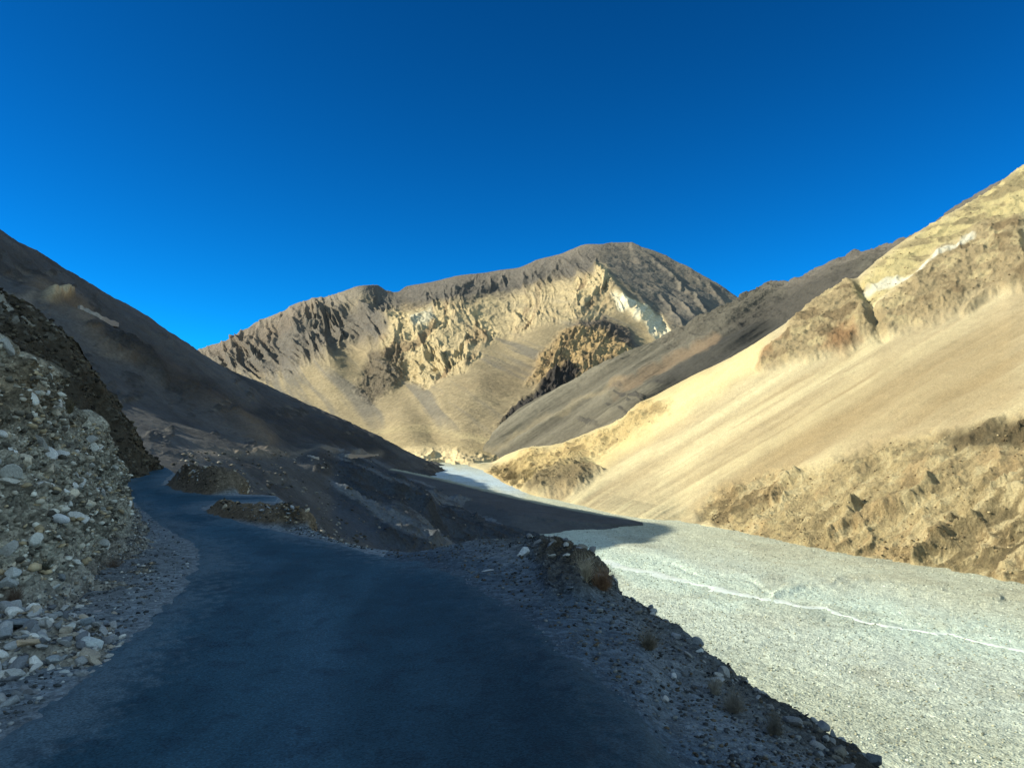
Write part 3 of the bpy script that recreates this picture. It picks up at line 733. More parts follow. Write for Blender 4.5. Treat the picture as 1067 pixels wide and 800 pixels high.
# road outline on the shelf
ROAD_R = [(2.2,-40),(1.6,-10),(1.5,0),gp(800,858),gp(735,795),gp(690,762),gp(640,728),gp(575,680),gp(530,640),gp(498,617),gp(470,602),gp(436,589),gp(400,580),gp(330,563),gp(285,552),gp(245,543),gp(218,535),gp(207,529)]
BR = [gp(225,524),gp(255,522.5),gp(285,522),gp(288,518),gp(250,516.5),gp(215,515.5),gp(190,512),gp(168,505)]
ROAD_TOP = [gp(176,495),gp(186,488),gp(190,483.0),gp(188,480.6),gp(172,480.6),gp(158,485),gp(142,492),gp(126,500)]
ROAD_L = [gp(126,508),gp(140,524),gp(160,540),gp(185,556),gp(200,566),gp(207,580),gp(204,594),gp(190,615),gp(160,640),gp(128,668),gp(90,700),gp(50,735),gp(0,772),(-4.4,3),(-4.6,0),(-4.8,-10),(-5,-40)]
ROAD = ROAD_R+BR+ROAD_TOP+ROAD_L
ROAD_sd = poly_sd(NG.X.astype(np.float32), NG.Y.astype(np.float32), ROAD)

def clumps(X, Y, Z, scl, seed, octv=4):
    return np.clip(fbm(X/scl, Y/scl, Z/scl, octv, seed), -1, 1)

def finish_near():
    s = NG; X, Y, Z = s.X, s.Y, s.Z; px, py = s.px.copy(), s.py.copy()
    n = normals(s)
    rsd = ROAD_sd
    off = sstep(.05, 1.0, -rsd)            # 0 on the road, 1 well off it
    fb = fbm(X/1.4, Y/1.4, Z/1.4, 5, 501); fb2 = fbm(X/.28, Y/.28, Z/.28, 5, 503, .62)
    rg = ridged(X/1.1, Y/1.1, Z/1.1, 5, 505)
    wx, wy = warp(s, 4, .05, 507)
    def reg(poly, soft=4): return sstep(-soft, soft, poly_sd(wx, wy, poly))
    mound = reg([(562,558),(590,560),(625,585),(640,612),(600,622),(568,618),(558,590)], 9)
    berm = sstep(.9, 2.4, -rsd)*(X > -4)*(Y < 26)
    Xf = X.astype(np.float32); Yf = Y.astype(np.float32)
    is1 = np.exp(-(pline_d(Xf, Yf, [gp(188,507),gp(206,509),gp(226,512.5)])/1.0)**4)
    is2 = np.exp(-(pline_d(Xf, Yf, [gp(226,534),gp(262,538),gp(306,545)])/.62)**4)
    drop = sstep(-3.4, -5.5, Z)
    d = off*(.035*fb+.012*fb2)+berm*(.10*fb+.10*(rg-.3)+.035*fb2)+mound*(.10+.12*fb+.08*fb2)+is1*sstep(-.1, .6, -rsd)*(.85+.22*fb+.10*fb2)+is2*sstep(-.1, .4, -rsd)*(.34+.12*fb+.07*fb2)+drop*(.5*(rg-.2)+.35*fb)
    d = np.maximum(d, -.05*(1-off)-.3)
    displace(s, d*np.ones_like(X), n)
    s.berm = berm; s.mound = mound; s.is1 = is1; s.is2 = is2
    col = np.ones(X.shape+(3,))*alb(150, 156, 158, .50)
    col = col*(1+.14*fb[..., None]+.16*fb2[..., None])
    b2 = berm*sstep(-.5, .3, fb)
    col = mixc(col, alb(98, 98, 92, .42), berm*.7)
    col = mixc(col, alb(120, 106, 84, .42), mound*.9)
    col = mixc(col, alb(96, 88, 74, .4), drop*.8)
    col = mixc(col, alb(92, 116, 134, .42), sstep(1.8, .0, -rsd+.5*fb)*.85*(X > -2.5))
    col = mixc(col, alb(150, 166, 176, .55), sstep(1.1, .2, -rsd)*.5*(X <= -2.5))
    col = mixc(col, alb(128, 110, 86, .5), np.clip(is1*4, 0, 1)*.9); col = mixc(col, alb(138, 116, 86, .5), np.clip(is2*3, 0, 1)*.9)
    col = mixc(col, alb(76, 70, 60, .42), sstep(.2, .6, fb2)*berm*.5)
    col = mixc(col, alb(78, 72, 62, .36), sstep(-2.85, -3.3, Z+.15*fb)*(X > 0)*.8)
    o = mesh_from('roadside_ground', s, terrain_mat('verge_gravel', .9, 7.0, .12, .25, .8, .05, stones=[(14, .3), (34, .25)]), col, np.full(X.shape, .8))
    tag(o, 'stony grey verge and rubble berm falling away beside the road', kind='structure')
    # asphalt sheet
    rd = Sheet(); rd.X = X.copy(); rd.Y = Y.copy(); rd.Z = s.Z.copy()
    nz = fbm(X/1.2, Y/1.2, 0*X, 3, 601)*.07+fbm(X/.16, Y/.16, 0*X, 4, 603)*.07
    keep = (rsd+nz) > -.35
    rd.Z = rd.Z+np.clip((rsd+nz)*.16, -.05, .022)
    proj(rd)
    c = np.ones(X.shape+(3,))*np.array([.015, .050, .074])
    # wheel tracks polished, dust toward the edges
    tr = fbm(X/.9, Y/5, 0*X, 4, 605)
    c = c*(1+.07*tr[..., None]+.1*fb2[..., None])
    cl_r = pline_d(X.astype(np.float32), Y.astype(np.float32), [(-1.5,-10),(-1.5,2),gp(310,790),gp(330,700),gp(325,640),gp(280,590),gp(200,550),gp(150,515)])
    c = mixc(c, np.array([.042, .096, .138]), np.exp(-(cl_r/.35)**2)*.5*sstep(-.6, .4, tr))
    gr = fbm(X/.10, Y/.10, 0*X, 4, 615)
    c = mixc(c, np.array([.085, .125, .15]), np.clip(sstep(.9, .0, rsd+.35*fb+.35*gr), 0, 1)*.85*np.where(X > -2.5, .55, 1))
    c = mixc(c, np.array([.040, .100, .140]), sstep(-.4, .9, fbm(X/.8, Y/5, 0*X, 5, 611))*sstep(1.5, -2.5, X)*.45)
    c = mixc(c, np.array([.012, .030, .048]), sstep(.40, .62, fbm(X/.25, Y/.25, 0*X, 4, 613))*.4)
    pat = sstep(.35, .6, fbm(X/.6, Y/.6, 0*X, 5, 607))
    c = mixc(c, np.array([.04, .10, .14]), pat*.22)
    c = c*(1-.35*sstep(-2.2, .2, X))[..., None]      # darker towards the right half
    m = terrain_mat('worn_asphalt', 1.4, 45, .08, .42, .5, .012, stones=[(60, .3)], rough=.85, spec=.25)
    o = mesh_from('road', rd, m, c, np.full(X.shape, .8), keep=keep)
    tag(o, 'narrow dark asphalt road curving left out of sight', kind='structure')
finish_near()

# ================================================================== CRAG / BUTTRESS
def buttress():
    foot = [Wd(-10,-60,-3.2),Wd(-8,-20,-3.2),Wd(-7.6,-5,-3.2),Wd(-7.6,2,-3.2),(R(-60),11.5,-3.2),(R(-50),14,-3.2),A(-150,500,16),(A(0,500,20)[0],22,-3.2),(A(60,500,24)[0],27,-3.2),(A(110,500,31)[0],34,-3.0),(A(140,500,36)[0],38,-2.8),(A(158,495,38)[0],40,-2.75),(A(168,490,40)[0],41.5,-2.9),(A(180,490,42)[0],44,-4.0)]
    mid = [Wd(-40,-80,15),Wd(-36,-20,15),Wd(-34,-5,15),Wd(-33,4,15),(R(-60),38,14),(R(-50),36,12.5),A(-150,260,30),A(0,350,27),A(60,385,31),A(110,440,36),A(140,468,39),A(155,483,40.5),A(168,490,43),A(180,496,46)]
    top = [Wd(-84,-100,43),Wd(-80,-30,43),Wd(-78,-5,43),Wd(-74,6,41),(R(-60),80,36),(R(-50),66,26),A(-150,175,42),A(-60,245,36),A(0,300,32.5),A(22,307,33),A(45,322,34),(A(62,333,35)),A(80,350,36),A(100,375,37.5),A(118,402,39),A(132,424,40),A(145,445,41),A(157,466,42),A(164,480,43),A(172,494,46),A(180,500,48)]
    def mod(L, r, z): return [(a, rr+r, zz-z) for a, rr, zz in L]
    b1 = mod(top, 3, 1.6); b2 = mod(top, 14, 14)
    az = np.concatenate([np.linspace(R(-172), R(-36), 220)[:-1], np.linspace(R(-36), A(178,490,42)[0], 620)])
    lines = [foot, mid, top, b1, b2]; segs = [190, 230, 24, 16]
    rr = []; zz = []
    for Ln in lines:
        a = [p[0] for p in Ln]; rr.append(interp_smooth(az, a, [p[1] for p in Ln])); zz.append(interp_smooth(az, a, [p[2] for p in Ln]))
    ro = []; zo = []
    for i in range(len(lines)-1):
        for k in range(segs[i]+(1 if i == len(lines)-2 else 0)):
            t = k/segs[i]; ro.append(rr[i]*(1-t)+rr[i+1]*t); zo.append(zz[i]*(1-t)+zz[i+1]*t)
    r = np.array(ro); z = np.array(zo)
    s = finish(r*np.sin(az), r*np.cos(az), z)
    n = normals(s); n = np.stack([blur(n[..., i], 8) for i in range(3)], -1)
    X, Y, Z = s.X, s.Y, s.Z; px, py = s.px.copy(), s.py.copy()
    fb = fbm(X/2.6, Y/2.6, Z/2.6, 6, 701, .6); fb2 = fbm(X/.7, Y/.7, Z/.7, 5, 703, .62)
    rg = ridged(X/3.2, Y/3.2, Z/4.5, 6, 705)
    d = .8*(rg-.5)+.35*fb+.16*fb2
    nT = 420
    d[nT:] *= np.clip(np.linspace(1, 0, d.shape[0]-nT), 0, 1)[:, None]
    d[nT-60:] *= .8
    edge = sstep(0, 40, np.arange(d.shape[1])[::-1])[None]; d = d*(.25+.75*edge)
    displace(s, d, n)
    col = np.ones(X.shape+(3,))*alb(112, 102, 86, .46)
    col = col*(1+.25*fb[..., None]+.2*fb2[..., None])
    col = mixc(col, alb(66, 62, 54, .38), sstep(-.1, .5, fb)*.7)
    wx, wy = warp(s, 8, .06, 707)
    br = np.exp(-(pline_d(wx, wy, [(95,385),(118,410),(140,440),(158,470)])/9)**2)
    col = mixc(col, alb(140, 122, 96, .5), br*.6*sstep(-.2, .4, fb2))
    pale = sstep(-6, 6, poly_sd(wx, wy, [(-20,288),(15,296),(45,318),(62,340),(66,350),(30,340),(0,320),(-20,315)]))
    col = mixc(col, alb(186, 182, 168, .6), pale*sstep(.05, .35, fbm(X/.9, Y/.9, Z/.45, 5, 709)))
    col = mixc(col, alb(176, 172, 158, .5), sstep(.5, .65, fbm(X/.4, Y/.4, Z/.35, 4, 711))*.3)
    o = mesh_from('dark_crag', s, terrain_mat('dark_broken_rock', .4, 3.5, .2, .35, 1.0, .25), col, np.full(X.shape, 1.))
    tag(o, 'dark broken rock crag the road bends around', kind='structure')
    return s
BT = buttress()

# ================================================================== CONGLOMERATE BANK
def gp0(px, py, z):
    Y = -z*F/(py-HY); return ((px-CX)/F*Y, Y)
def bank():
    foot = [(-5.3,-30,-2.75),(-5.3,-8,-2.75),(-5.0,0,-2.75),(-4.75,4.5,-2.75)]+[(*gp0(q[0], q[1], -2.68), -2.68) for q in [(0,752),(58,735),(102,712),(138,680),(158,635),(168,590),(132,520),(121,503)]]
    f2 = [(-6.6,-30,-2.3),(-6.6,-8,-2.3),(-6.4,0,-2.3),(-6.1,5.4,-2.25)]+[P(0,640,9.4),P(50,635,10.2),P(88,615,11.8),P(116,590,14),P(138,562,16.8),P(139,540,20),P(127,517,26),P(118,502,31.5)]
    mid = [(-8.2,-30,-.6),(-8.0,-8,-.6),(-7.9,0,-.6),(-7.8,8.0,-.6)]+[P(0,530,11.3),P(40,520,13),P(70,515,15),P(95,512,17.8),P(104,512,20.5),P(111,503,24),P(115,497,28),P(112,494,32.5)]
    top = [(-10.2,-30,1.6),(-10,-8,1.6),(-9.6,0,1.6),(-9.5,9.4,1.6)]+[P(0,377,13.4),P(30,392,15),P(58,412,16.8),P(76,438,19.5),P(95,460,22),P(106,474,25),P(113,485,29),P(112,492,33)]
    b1 = [(x-1.6, y+(.6 if i > 3 else 0), z-.35) for i, (x, y, z) in enumerate(top)]; b2 = [(x-4, y+(1.5 if i > 3 else 0), z-3.4) for i, (x, y, z) in enumerate(top)]
    for L_ in (b1, b2):
        for i in range(4, len(L_)):
            x, y, z = top[i]; f = (1.1 if L_ is b1 else 1.35); L_[i] = (x*f, y*f, z-(.5 if L_ is b1 else 3.2))
    lines = [np.array(q, float) for q in (foot, f2, mid, top, b1, b2)]
    tq = np.array([0, 1, 2, 3, 4, 5, 6, 7, 8, 9, 10, 11.])
    u = np.concatenate([np.linspace(0, 3, 120)[:-1], np.linspace(3, 11, 1000)])
    Ls = np.array([[interp_smooth(u, tq, Ln[:, k]) for k in range(3)] for Ln in lines])   # line, xyz, u
    segs = [110, 190, 260, 40, 20]; rows = []
    for i in range(5):
        for k in range(segs[i]+(1 if i == 4 else 0)):
            t = k/segs[i]; rows.append(Ls[i]*(1-t)+Ls[i+1]*t)
    G = np.array(rows)
    X, Y, Z = G[:, 0], G[:, 1], G[:, 2]
    X = blur(X, 6); Y = blur(Y, 6); Z = blur(Z, 6)
    s = finish(X, Y, Z); n = normals(s); n = np.stack([blur(n[..., i], 8) for i in range(3)], -1)
    px, py = s.px.copy(), s.py.copy()
    fb = fbm(X/1.3, Y/1.3, Z/1.3, 5, 801); fb2 = fbm(X/.32, Y/.32, Z/.32, 5, 803, .62)
    # cobbles: small bumps from cell-like noise
    cb = ridged(X/.5, Y/.5, Z/.5, 4, 805)
    up = sstep(100, 190, np.arange(G.shape[0]))[:, None]*np.ones(G.shape[2])[None]
    d = .22*fb+.10*fb2+up*(.40*(fb)+.20*(cb-.3)+.09*fb2)
    d[-60:] *= np.linspace(1, 0, 60)[:, None]
    d[:20] *= np.linspace(0, 1, 20)[:, None]
    displace(s, d, n)
    col = np.ones(X.shape+(3,))*alb(176, 170, 156, .68)
    col = col*(1+.16*fb[..., None]+.22*fb2[..., None])
    warm = sstep(560, 440, py)
    col = mixc(col, alb(190, 180, 158, .72), up*.85)
    col = mixc(col, alb(168, 140, 100, .55), sstep(60, 0, np.hypot(px-5, py-410))*.7)
    col = mixc(col, alb(96, 88, 70, .5), up*sstep(.1, .5, fb2)*.6)
    col = mixc(col, alb(126, 108, 88, .44), sstep(25, 5, np.hypot((px-118)/1.3, py-592))*.6)
    s.up = up
    o = mesh_from('rubble_bank', s, terrain_mat('conglomerate', .8, 6.0, .15, .3, 1.0, .08, stones=[(7, .35), (17, .3)]), col, np.full(X.shape, 1.))
    tag(o, 'steep cobble filled earth bank above the left road edge', kind='structure')
    return s
BK = bank()

# ================================================================== ROCKS
def rock_mesh(name, seed, mat, sub=3, cuts=11, rough=.05, flat=(1, .8, .65), rounded=False):
    import bmesh
    rnd = random.Random(seed); bm = bmesh.new(); bmesh.ops.create_icosphere(bm, subdivisions=sub, radius=1)
    co = np.array([v.co[:] for v in bm.verts])
    if not rounded:
        for _ in range(cuts):
            v = np.array([rnd.gauss(0, 1) for _ in range(3)]); v /= np.linalg.norm(v)
            d = rnd.uniform(.52, .82); h = co@v; k = h > d
            co[k] -= np.outer(h[k]-d, v)*.92
    else:
        for _ in range(4):
            v = np.array([rnd.gauss(0, 1) for _ in range(3)]); v /= np.linalg.norm(v)
            d = rnd.uniform(.72, .9); h = co@v; k = h > d
            co[k] -= np.outer(h[k]-d, v)*.75
    nn = fbm(co[:, 0]*1.3+seed, co[:, 1]*1.3, co[:, 2]*1.3, 4, seed % 97)
    co *= (1+rough*2.2*nn)[:, None]
    co *= np.array([flat[0]*rnd.uniform(.85, 1.15), flat[1]*rnd.uniform(.8, 1.2), flat[2]*rnd.uniform(.75, 1.25)])
    for v, c in zip(bm.verts, co): v.co = c
    me = bpy.data.meshes.new(name); bm.to_mesh(me); bm.free()
    me.polygons.foreach_set('use_smooth', np.full(len(me.polygons), rounded))
    me.materials.append(mat); return me

RM = rock_mat('grey_stone', (.30, .29, .27))
ANG = [rock_mesh('stone', 10+i, RM) for i in range(9)]
RND = [rock_mesh('cobble', 60+i, RM, rounded=True, rough=.045) for i in range(6)]
LOW = [rock_mesh('stone', 110+i, RM, sub=2, cuts=8) for i in range(8)]
rng = random.Random(7)

def lookup(s, px, py, rows=None, tol=4):
    d = (s.px-px)**2+(s.py-py)**2
    if rows is not None: d = d.copy(); d[rows:] = 1e9
    k = d < tol*tol
    k &= s.Y > .5
    if not k.any(): i = np.unravel_index(np.argmin(d), d.shape)
    else:
        Yk = np.where(k, s.Y, 1e9); y0 = Yk.min()
        dd = np.where(k & (s.Y < y0*1.15+.3), d, 1e9); i = np.unravel_index(np.argmin(dd), d.shape)
    return s.X[i], s.Y[i], s.Z[i]

for sh in (NG, BT, BK, LM, RB): proj(sh)

def put_rock(name, mesh, loc, size, label, group=None, tone=(1, 1, 1), tilt=.5, stretch=(1, 1, 1), sink=.25, cat='rock', rot=None):
    o = bpy.data.objects.new(name, mesh); C.objects.link(o)
    r = size/2; o.scale = (r*stretch[0], r*stretch[1], r*stretch[2])
    o.location = (loc[0], loc[1], loc[2]+r*stretch[2]*(.6-sink*1.6))
    o.rotation_euler = rot if rot else (rng.uniform(-tilt, tilt), rng.uniform(-tilt, tilt), rng.uniform(0, 6.28))
    o.color = (*tone, 1)
    tag(o, label, cat, group); return o

G_PALE = (2.0, 2.0, 1.95); G_MID = (1.15, 1.2, 1.25); G_TAN = (1.6, 1.3, .95); G_DARK = (.55, .6, .68)
# distinct stones on the bank face: px, py, width px, height ratio, tone, rounded, label
BANKR = [
 (63,473,17,.75,G_PALE,1,'big pale rounded cobble in the middle of the bank face'),
 (79,478,13,.8,(1.5,1.6,1.8),1,'bluish grey cobble just right of the big pale one in the bank'),
 (47,506,18,.65,G_PALE,1,'flat white rounded stone low in the middle of the bank'),
 (63,540,20,.6,(1.8,1.85,1.9),1,'largest pale stone at the bottom of the cobble bank'),
 (13,388,11,.9,(1.7,1.6,1.4),0,'pale block at the very top corner of the bank'),
 (3,452,13,1.1,G_PALE,1,'tall pale cobble at the left frame edge of the bank'),
 (12,472,16,.8,G_PALE,0,'pale angular block in the left part of the bank face'),
 (10,500,18,.8,(1.5,1.45,1.3),0,'wide buff block low on the left side of the bank'),
 (88,442,10,.9,(1.4,1.55,1.75),1,'small bluish cobble on the upper right rim of the bank'),
 (111,496,10,.8,G_PALE,1,'pale stone at the right hand end of the bank'),
 (103,537,9,1.2,G_PALE,1,'pale egg shaped stone at the foot of the right bank'),
 (86,526,12,.7,G_PALE,0,'pale wedge stone above the foot of the right bank'),
 (31,437,11,.6,G_PALE,0,'pale slab stone in the upper part of the bank'),
 (46,475,12,.7,(1.8,1.8,1.7),0,'chunky off-white stone left of the big pale cobble'),
 (75,455,9,.9,(1.9,1.85,1.6),0,'small cream stone near the rim of the bank'),
]
for (x, y, wpx, hr, tone, rd, lab) in BANKR:
    L_ = lookup(BK, x, y); size = wpx*L_[1]/F
    put_rock('rock', rng.choice(RND if rd else ANG), (L_[0], L_[1]-.05, L_[2]), size*1.15, lab, None, tone, .3, (1, .8, hr), sink=.35)
# distinct stones on the scree pile
PILE = [
 (95,676,28,.8,(1.45,1.6,1.65),'large pale boulder at the road end of the stone pile'),
 (92,652,30,.6,(.8,.95,1.1),'blue grey boulder behind the large pale one on the pile'),
 (66,708,22,.95,(1.5,1.65,1.7),'upright pale boulder at the front of the stone pile'),
 (57,690,20,.8,(1.0,1.12,1.2),'grey block behind the upright pale boulder'),
 (33,710,26,.5,(1.5,1.6,1.55),'long pale stone lying flat at the front of the pile'),
 (15,704,20,.7,(1.2,1.25,1.25),'grey block at the left front of the stone pile'),
 (27,671,26,.42,(1.75,1.35,.95),'flat tan slab in the middle of the stone pile'),
 (16,655,36,.55,(.6,.7,.8),'long dark slab at the left side of the stone pile'),
 (8,612,24,.75,(1.1,1.15,1.15),'big grey boulder at the left frame edge of the bank foot'),
 (13,600,26,.5,(1.5,1.55,1.5),'flat pale slab behind the big grey boulder at the frame edge'),
 (64,604,16,.7,(.6,.68,.75),'dark grey stone on the earth slope above the pile'),
 (51,647,22,.6,(1.0,1.1,1.15),'grey angular stone at the top of the stone pile'),
 (68,657,24,.45,(1.6,1.65,1.6),'thin pale slab near the top of the stone pile'),
 (100,643,22,.55,(1.0,1.0,1.05),'grey flat stone at the upper right of the pile'),
 (115,655,16,.9,(.4,.48,.56),'darkest stone on the right side of the pile'),
 (76,703,15,.7,(1.3,1.35,1.4),'small grey block right of the upright pale boulder'),
 (110,700,15,.7,(1.0,1.1,1.15),'rounded grey stone at the right front of the pile'),
 (85,716,15,.75,(.7,.8,.9),'dark rounded stone beside the asphalt at the pile front'),
 (57,612,15,.3,(1.6,1.7,1.7),'thin white flake on the earth slope above the pile'),
 (44,668,18,.55,(1.3,1.35,1.35),'light grey stone right of the flat tan slab'),
]
for (x, y, wpx, hr, tone, lab) in PILE:
    L_ = lookup(BK, x, y); size = wpx*L_[1]/F
    put_rock('rock', rng.choice(ANG), L_, size*1.1, lab, None, tone, .35, (1, .75, hr*1.1), sink=.15)
# distinct stones on the right berm
BERM = [
 (546,577,20,.6,(1.7,1.8,1.85),'large whitish stone on the berm left of the earth mound'),
 (568,567,16,.5,(1.3,1.45,1.5),'flat grey stone on top of the berm by the mound'),
 (576,580,9,.9,(1.6,1.6,1.5),'round pale stone in the left face of the earth mound'),
 (590,579,9,.7,(1.5,1.5,1.4),'small pale stone right on the brown earth mound'),
 (607,603,10,.7,(1.5,1.6,1.6),'pale stone at the foot of the mound beside the russet shrub'),
 (508,595,12,.4,(1.4,1.5,1.6),'flat pale stone on the gravel left of the mound'),
 (590,569,9,.9,(1.2,1.2,1.15),'pale stone standing up on the mound top'),
 (624,637,18,.5,(1.0,1.1,1.15),'grey slab on the verge below the russet shrub'),
 (727,668,12,.8,(1.0,1.1,1.2),'bluish stone on the crest of the berm'),
 (730,680,11,.7,(1.4,1.5,1.5),'pale stone just under the crest of the berm'),
 (593,613,14,.4,(.5,.58,.66),'dark flat stone on the gravel below the mound'),
 (702,706,12,.9,(1.4,1.45,1.5),'pale pointed stone halfway down the right rubble'),
 (693,730,14,.8,(1.2,1.2,1.2),'grey block on the lower rubble at the road edge'),
 (858,756,22,.55,(.5,.55,.6),'dark boulder on the far crest at the lower right'),
 (905,790,20,.55,(.7,.78,.85),'last grey boulder on the crest at the picture bottom'),
]
for (x, y, wpx, hr, tone, lab) in BERM:
    L_ = lookup(NG, x, y); size = wpx*L_[1]/F
    put_rock('rock', rng.choice(ANG), L_, size*1.1, lab, None, tone, .35, (1, .8, hr), sink=.2)

def scatter(s, mask, n, smin, smax, meshes, name, label, group, tones, power=2.5, tilt=.8, sink=.3, pick=None, cat='stone'):
    I = np.argwhere(mask); r2 = np.random.RandomState(len(label)+n)
    # weight by cell area so density is even in the picture and in the world
    w_ = np.clip(s.Y[mask], 1, None)**.3; w_ = w_/w_.sum()
    k = r2.choice(len(I), n, replace=False, p=w_)
    for q in k:
        i = tuple(I[q]); d = s.Y[i]
        size = smin+(smax-smin)*rng.random()**power
        t = rng.choice(tones); j = rng.uniform(.8, 1.2)
        put_rock(name, rng.choice(meshes), (s.X[i], s.Y[i], s.Z[i]), size, label, group, (t[0]*j, t[1]*j, t[2]*j), tilt, (1, rng.uniform(.6, 1), rng.uniform(.45, .9)), sink, cat=cat)

TONES = [G_PALE, G_MID, G_MID, (1.4,1.42,1.4), (.8,.88,.95), G_DARK, (1.35,1.2,1.0)]
inview = lambda s: (s.px > -15) & (s.px < 1085) & (s.py < 815) & (s.Y > 2)
row = np.arange(BK.X.shape[0])[:, None]*np.ones(BK.X.shape[1])[None]
face = inview(BK) & (row > 150) & (row < 555)
lowr = inview(BK) & (row > 6) & (row <= 130)
pile = lowr & (BK.px < 130) & (BK.py > 632)
scatter(BK, face, 280, .12, .52, RND+ANG, 'cobble', 'cobble among many set in the steep earth bank face', 'cobbles set in the bank face', [G_PALE, G_PALE, (1.9,1.9,1.75), (1.8,1.6,1.25), (1.5,1.5,1.4), (1.1,1.1,1.05)], 2.3, .9, .35, cat='cobble')
scatter(BK, pile, 270, .07, .30, ANG, 'loose_stone', 'angular stone among many in the pile beside the road', 'stones of the roadside pile', TONES, 1.8, .7, .12)
bermm = inview(NG) & (NG.berm > .5) & (NG.Z > -4.2) & (NG.X > -3) & (ROAD_sd < -.8)
scatter(NG, bermm, 290, .05, .26, ANG+LOW, 'rubble_stone', 'rubble stone among many on the berm right of the road', 'rubble stones on the right berm', [(.7,.72,.74), (.5,.56,.62), (.95,.98,1.0), G_DARK, (.5,.48,.42)], 2.6, .8, .2)
isl = inview(NG) & ((NG.is1 > .5) | (NG.is2 > .5)) & (ROAD_sd < -.2)
scatter(NG, isl, 110, .09, .30, LOW, 'mound_stone', 'small stone among many on the low mounds at the bend', 'stones on the mounds at the bend', [(1.3,1.2,1.0), G_MID, (1.7,1.5,1.2), (.6,.6,.6)], 2.2)

def stuff_stones(name, s, mask, n, smin, smax, label, tone, power=3, seed=1, mat=None, jitter=.3):
    """uncountable small stones as one mesh"""
    r = np.random.RandomState(seed)
    I = np.argwhere(mask); w_ = np.clip(s.Y[mask], 1, None)**.3; w_ = w_/w_.sum()
    k = r.choice(len(I), n, replace=True, p=w_); I = I[k]
    B = []
    for i in range(6):
        me = LOWB[i]; co = np.array([v.co[:] for v in me.vertices]); fc = np.array([p.vertices[:] for p in me.polygons]); B.append((co, fc))
    V = []; Fc = []; cols = []; off = 0
    for q in range(n):
        i = tuple(I[q]); co, fc = B[r.randint(6)]
        sz = (smin+(smax-smin)*r.rand()**power)/2
        a = r.rand()*6.28; b = r.randn()*.5; ca, sa = math.cos(a), math.sin(a); cb, sb = math.cos(b), math.sin(b)
        M = np.array([[ca, -sa, 0], [sa, ca, 0], [0, 0, 1]])@np.array([[1, 0, 0], [0, cb, -sb], [0, sb, cb]])
        p = (co*np.array([1, .6+.4*r.rand(), .5+.4*r.rand()])*sz)@M.T+np.array([s.X[i]+r.randn()*.02, s.Y[i]+r.randn()*.02, s.Z[i]+sz*.2])
        V.append(p); Fc.append(fc+off); off += len(co)
        t = tone[r.randint(len(tone))]; j = 1+jitter*(r.rand()*2-1); cols.append(np.tile(np.array([t[0]*j, t[1]*j, t[2]*j, 1]), (len(co), 1)))
    V = np.concatenate(V); Fc = np.concatenate(Fc); cols = np.concatenate(cols)
    me = bpy.data.meshes.new(name); me.vertices.add(len(V)); me.vertices.foreach_set('co', V.astype(np.float32).ravel())
    me.loops.add(Fc.size); me.loops.foreach_set('vertex_index', Fc.astype(np.int32).ravel())
    me.polygons.add(len(Fc)); me.polygons.foreach_set('loop_start', np.arange(0, Fc.size, 3, dtype=np.int32)); me.update(calc_edges=True)
    at = me.color_attributes.new('Col', 'FLOAT_COLOR', 'POINT'); at.data.foreach_set('color', cols.astype(np.float32).ravel())
    at = me.attributes.new('Rgh', 'FLOAT', 'POINT'); at.data.foreach_set('value', np.ones(len(V), np.float32))
    me.materials.append(mat)
    o = bpy.data.objects.new(name, me); C.objects.link(o); tag(o, label, kind='stuff'); return o
LOWB = [rock_mesh('chip', 210+i, RM, sub=1, cuts=4, rough=.08) for i in range(6)]
SM = terrain_mat('loose_stone_mix', 2, 20, .1, .25, .4, .02)
def c3(r_, g_, b_, k): return tuple(alb(r_, g_, b_, k))
gt = [c3(160,162,158,.6), c3(200,198,188,.7), c3(124,126,126,.5), c3(96,96,96,.5), c3(170,154,130,.6)]
stuff_stones('bank_pebbles', BK, face, 11000, .03, .24, 'small pebbles packed into the steep earth bank', [c3(220,214,196,.75), c3(196,186,164,.7), c3(150,142,124,.6), c3(200,178,140,.65), c3(110,104,92,.5)], seed=2, mat=SM)
stuff_stones('slope_pebbles', BK, lowr, 5200, .02, .11, 'small stone chips strewn over the foot of the bank', gt, seed=3, mat=SM)
stuff_stones('berm_gravel', NG, inview(NG) & (ROAD_sd < -.15) & (NG.Z > -7) & (NG.X > -7), 10000, .012, .085, 'loose gravel chips covering the verge and berm', [c3(116,118,116,.42), c3(150,152,148,.45), c3(92,96,98,.4), c3(76,78,78,.4), c3(116,104,86,.42)], power=3.5, seed=4, mat=SM)
stuff_stones('shoulder_gravel', NG, inview(NG) & (ROAD_sd < -.12) & (NG.X < -3) & (NG.Y < 22), 5000, .012, .10, 'gravel chips over the left road shoulder', [c3(130,138,142,.5), c3(180,186,186,.6), c3(104,112,116,.45), c3(84,90,94,.42)], power=3.2, seed=14, mat=SM)
stuff_stones('road_grit', NG, inview(NG) & (ROAD_sd > -.1) & (ROAD_sd < .55), 2600, .008, .045, 'grit and small chips scattered on the asphalt edges', [c3(120,134,144,.5), c3(170,176,178,.5), c3(80,90,98,.42)], power=3.5, seed=16, mat=SM)
stuff_stones('mound_debris', NG, inview(NG) & ((NG.is1 > .15) | (NG.is2 > .15)) & (ROAD_sd < -.1), 1500, .03, .16, 'rock chips over the low mounds at the bend', [c3(150,128,98,.55), c3(110,98,80,.45), c3(176,160,134,.6), c3(74,68,60,.42)], power=2.6, seed=15, mat=SM)
stuff_stones('crag_debris', BT, inview(BT) & (np.arange(BT.X.shape[0])[:, None] > 30) & (np.arange(BT.X.shape[0])[:, None] < 418), 2600, .08, .42, 'broken rock pieces lying over the dark crag', [c3(104,96,80,.44), c3(76,70,60,.38), c3(126,116,96,.46)], seed=5, mat=SM)
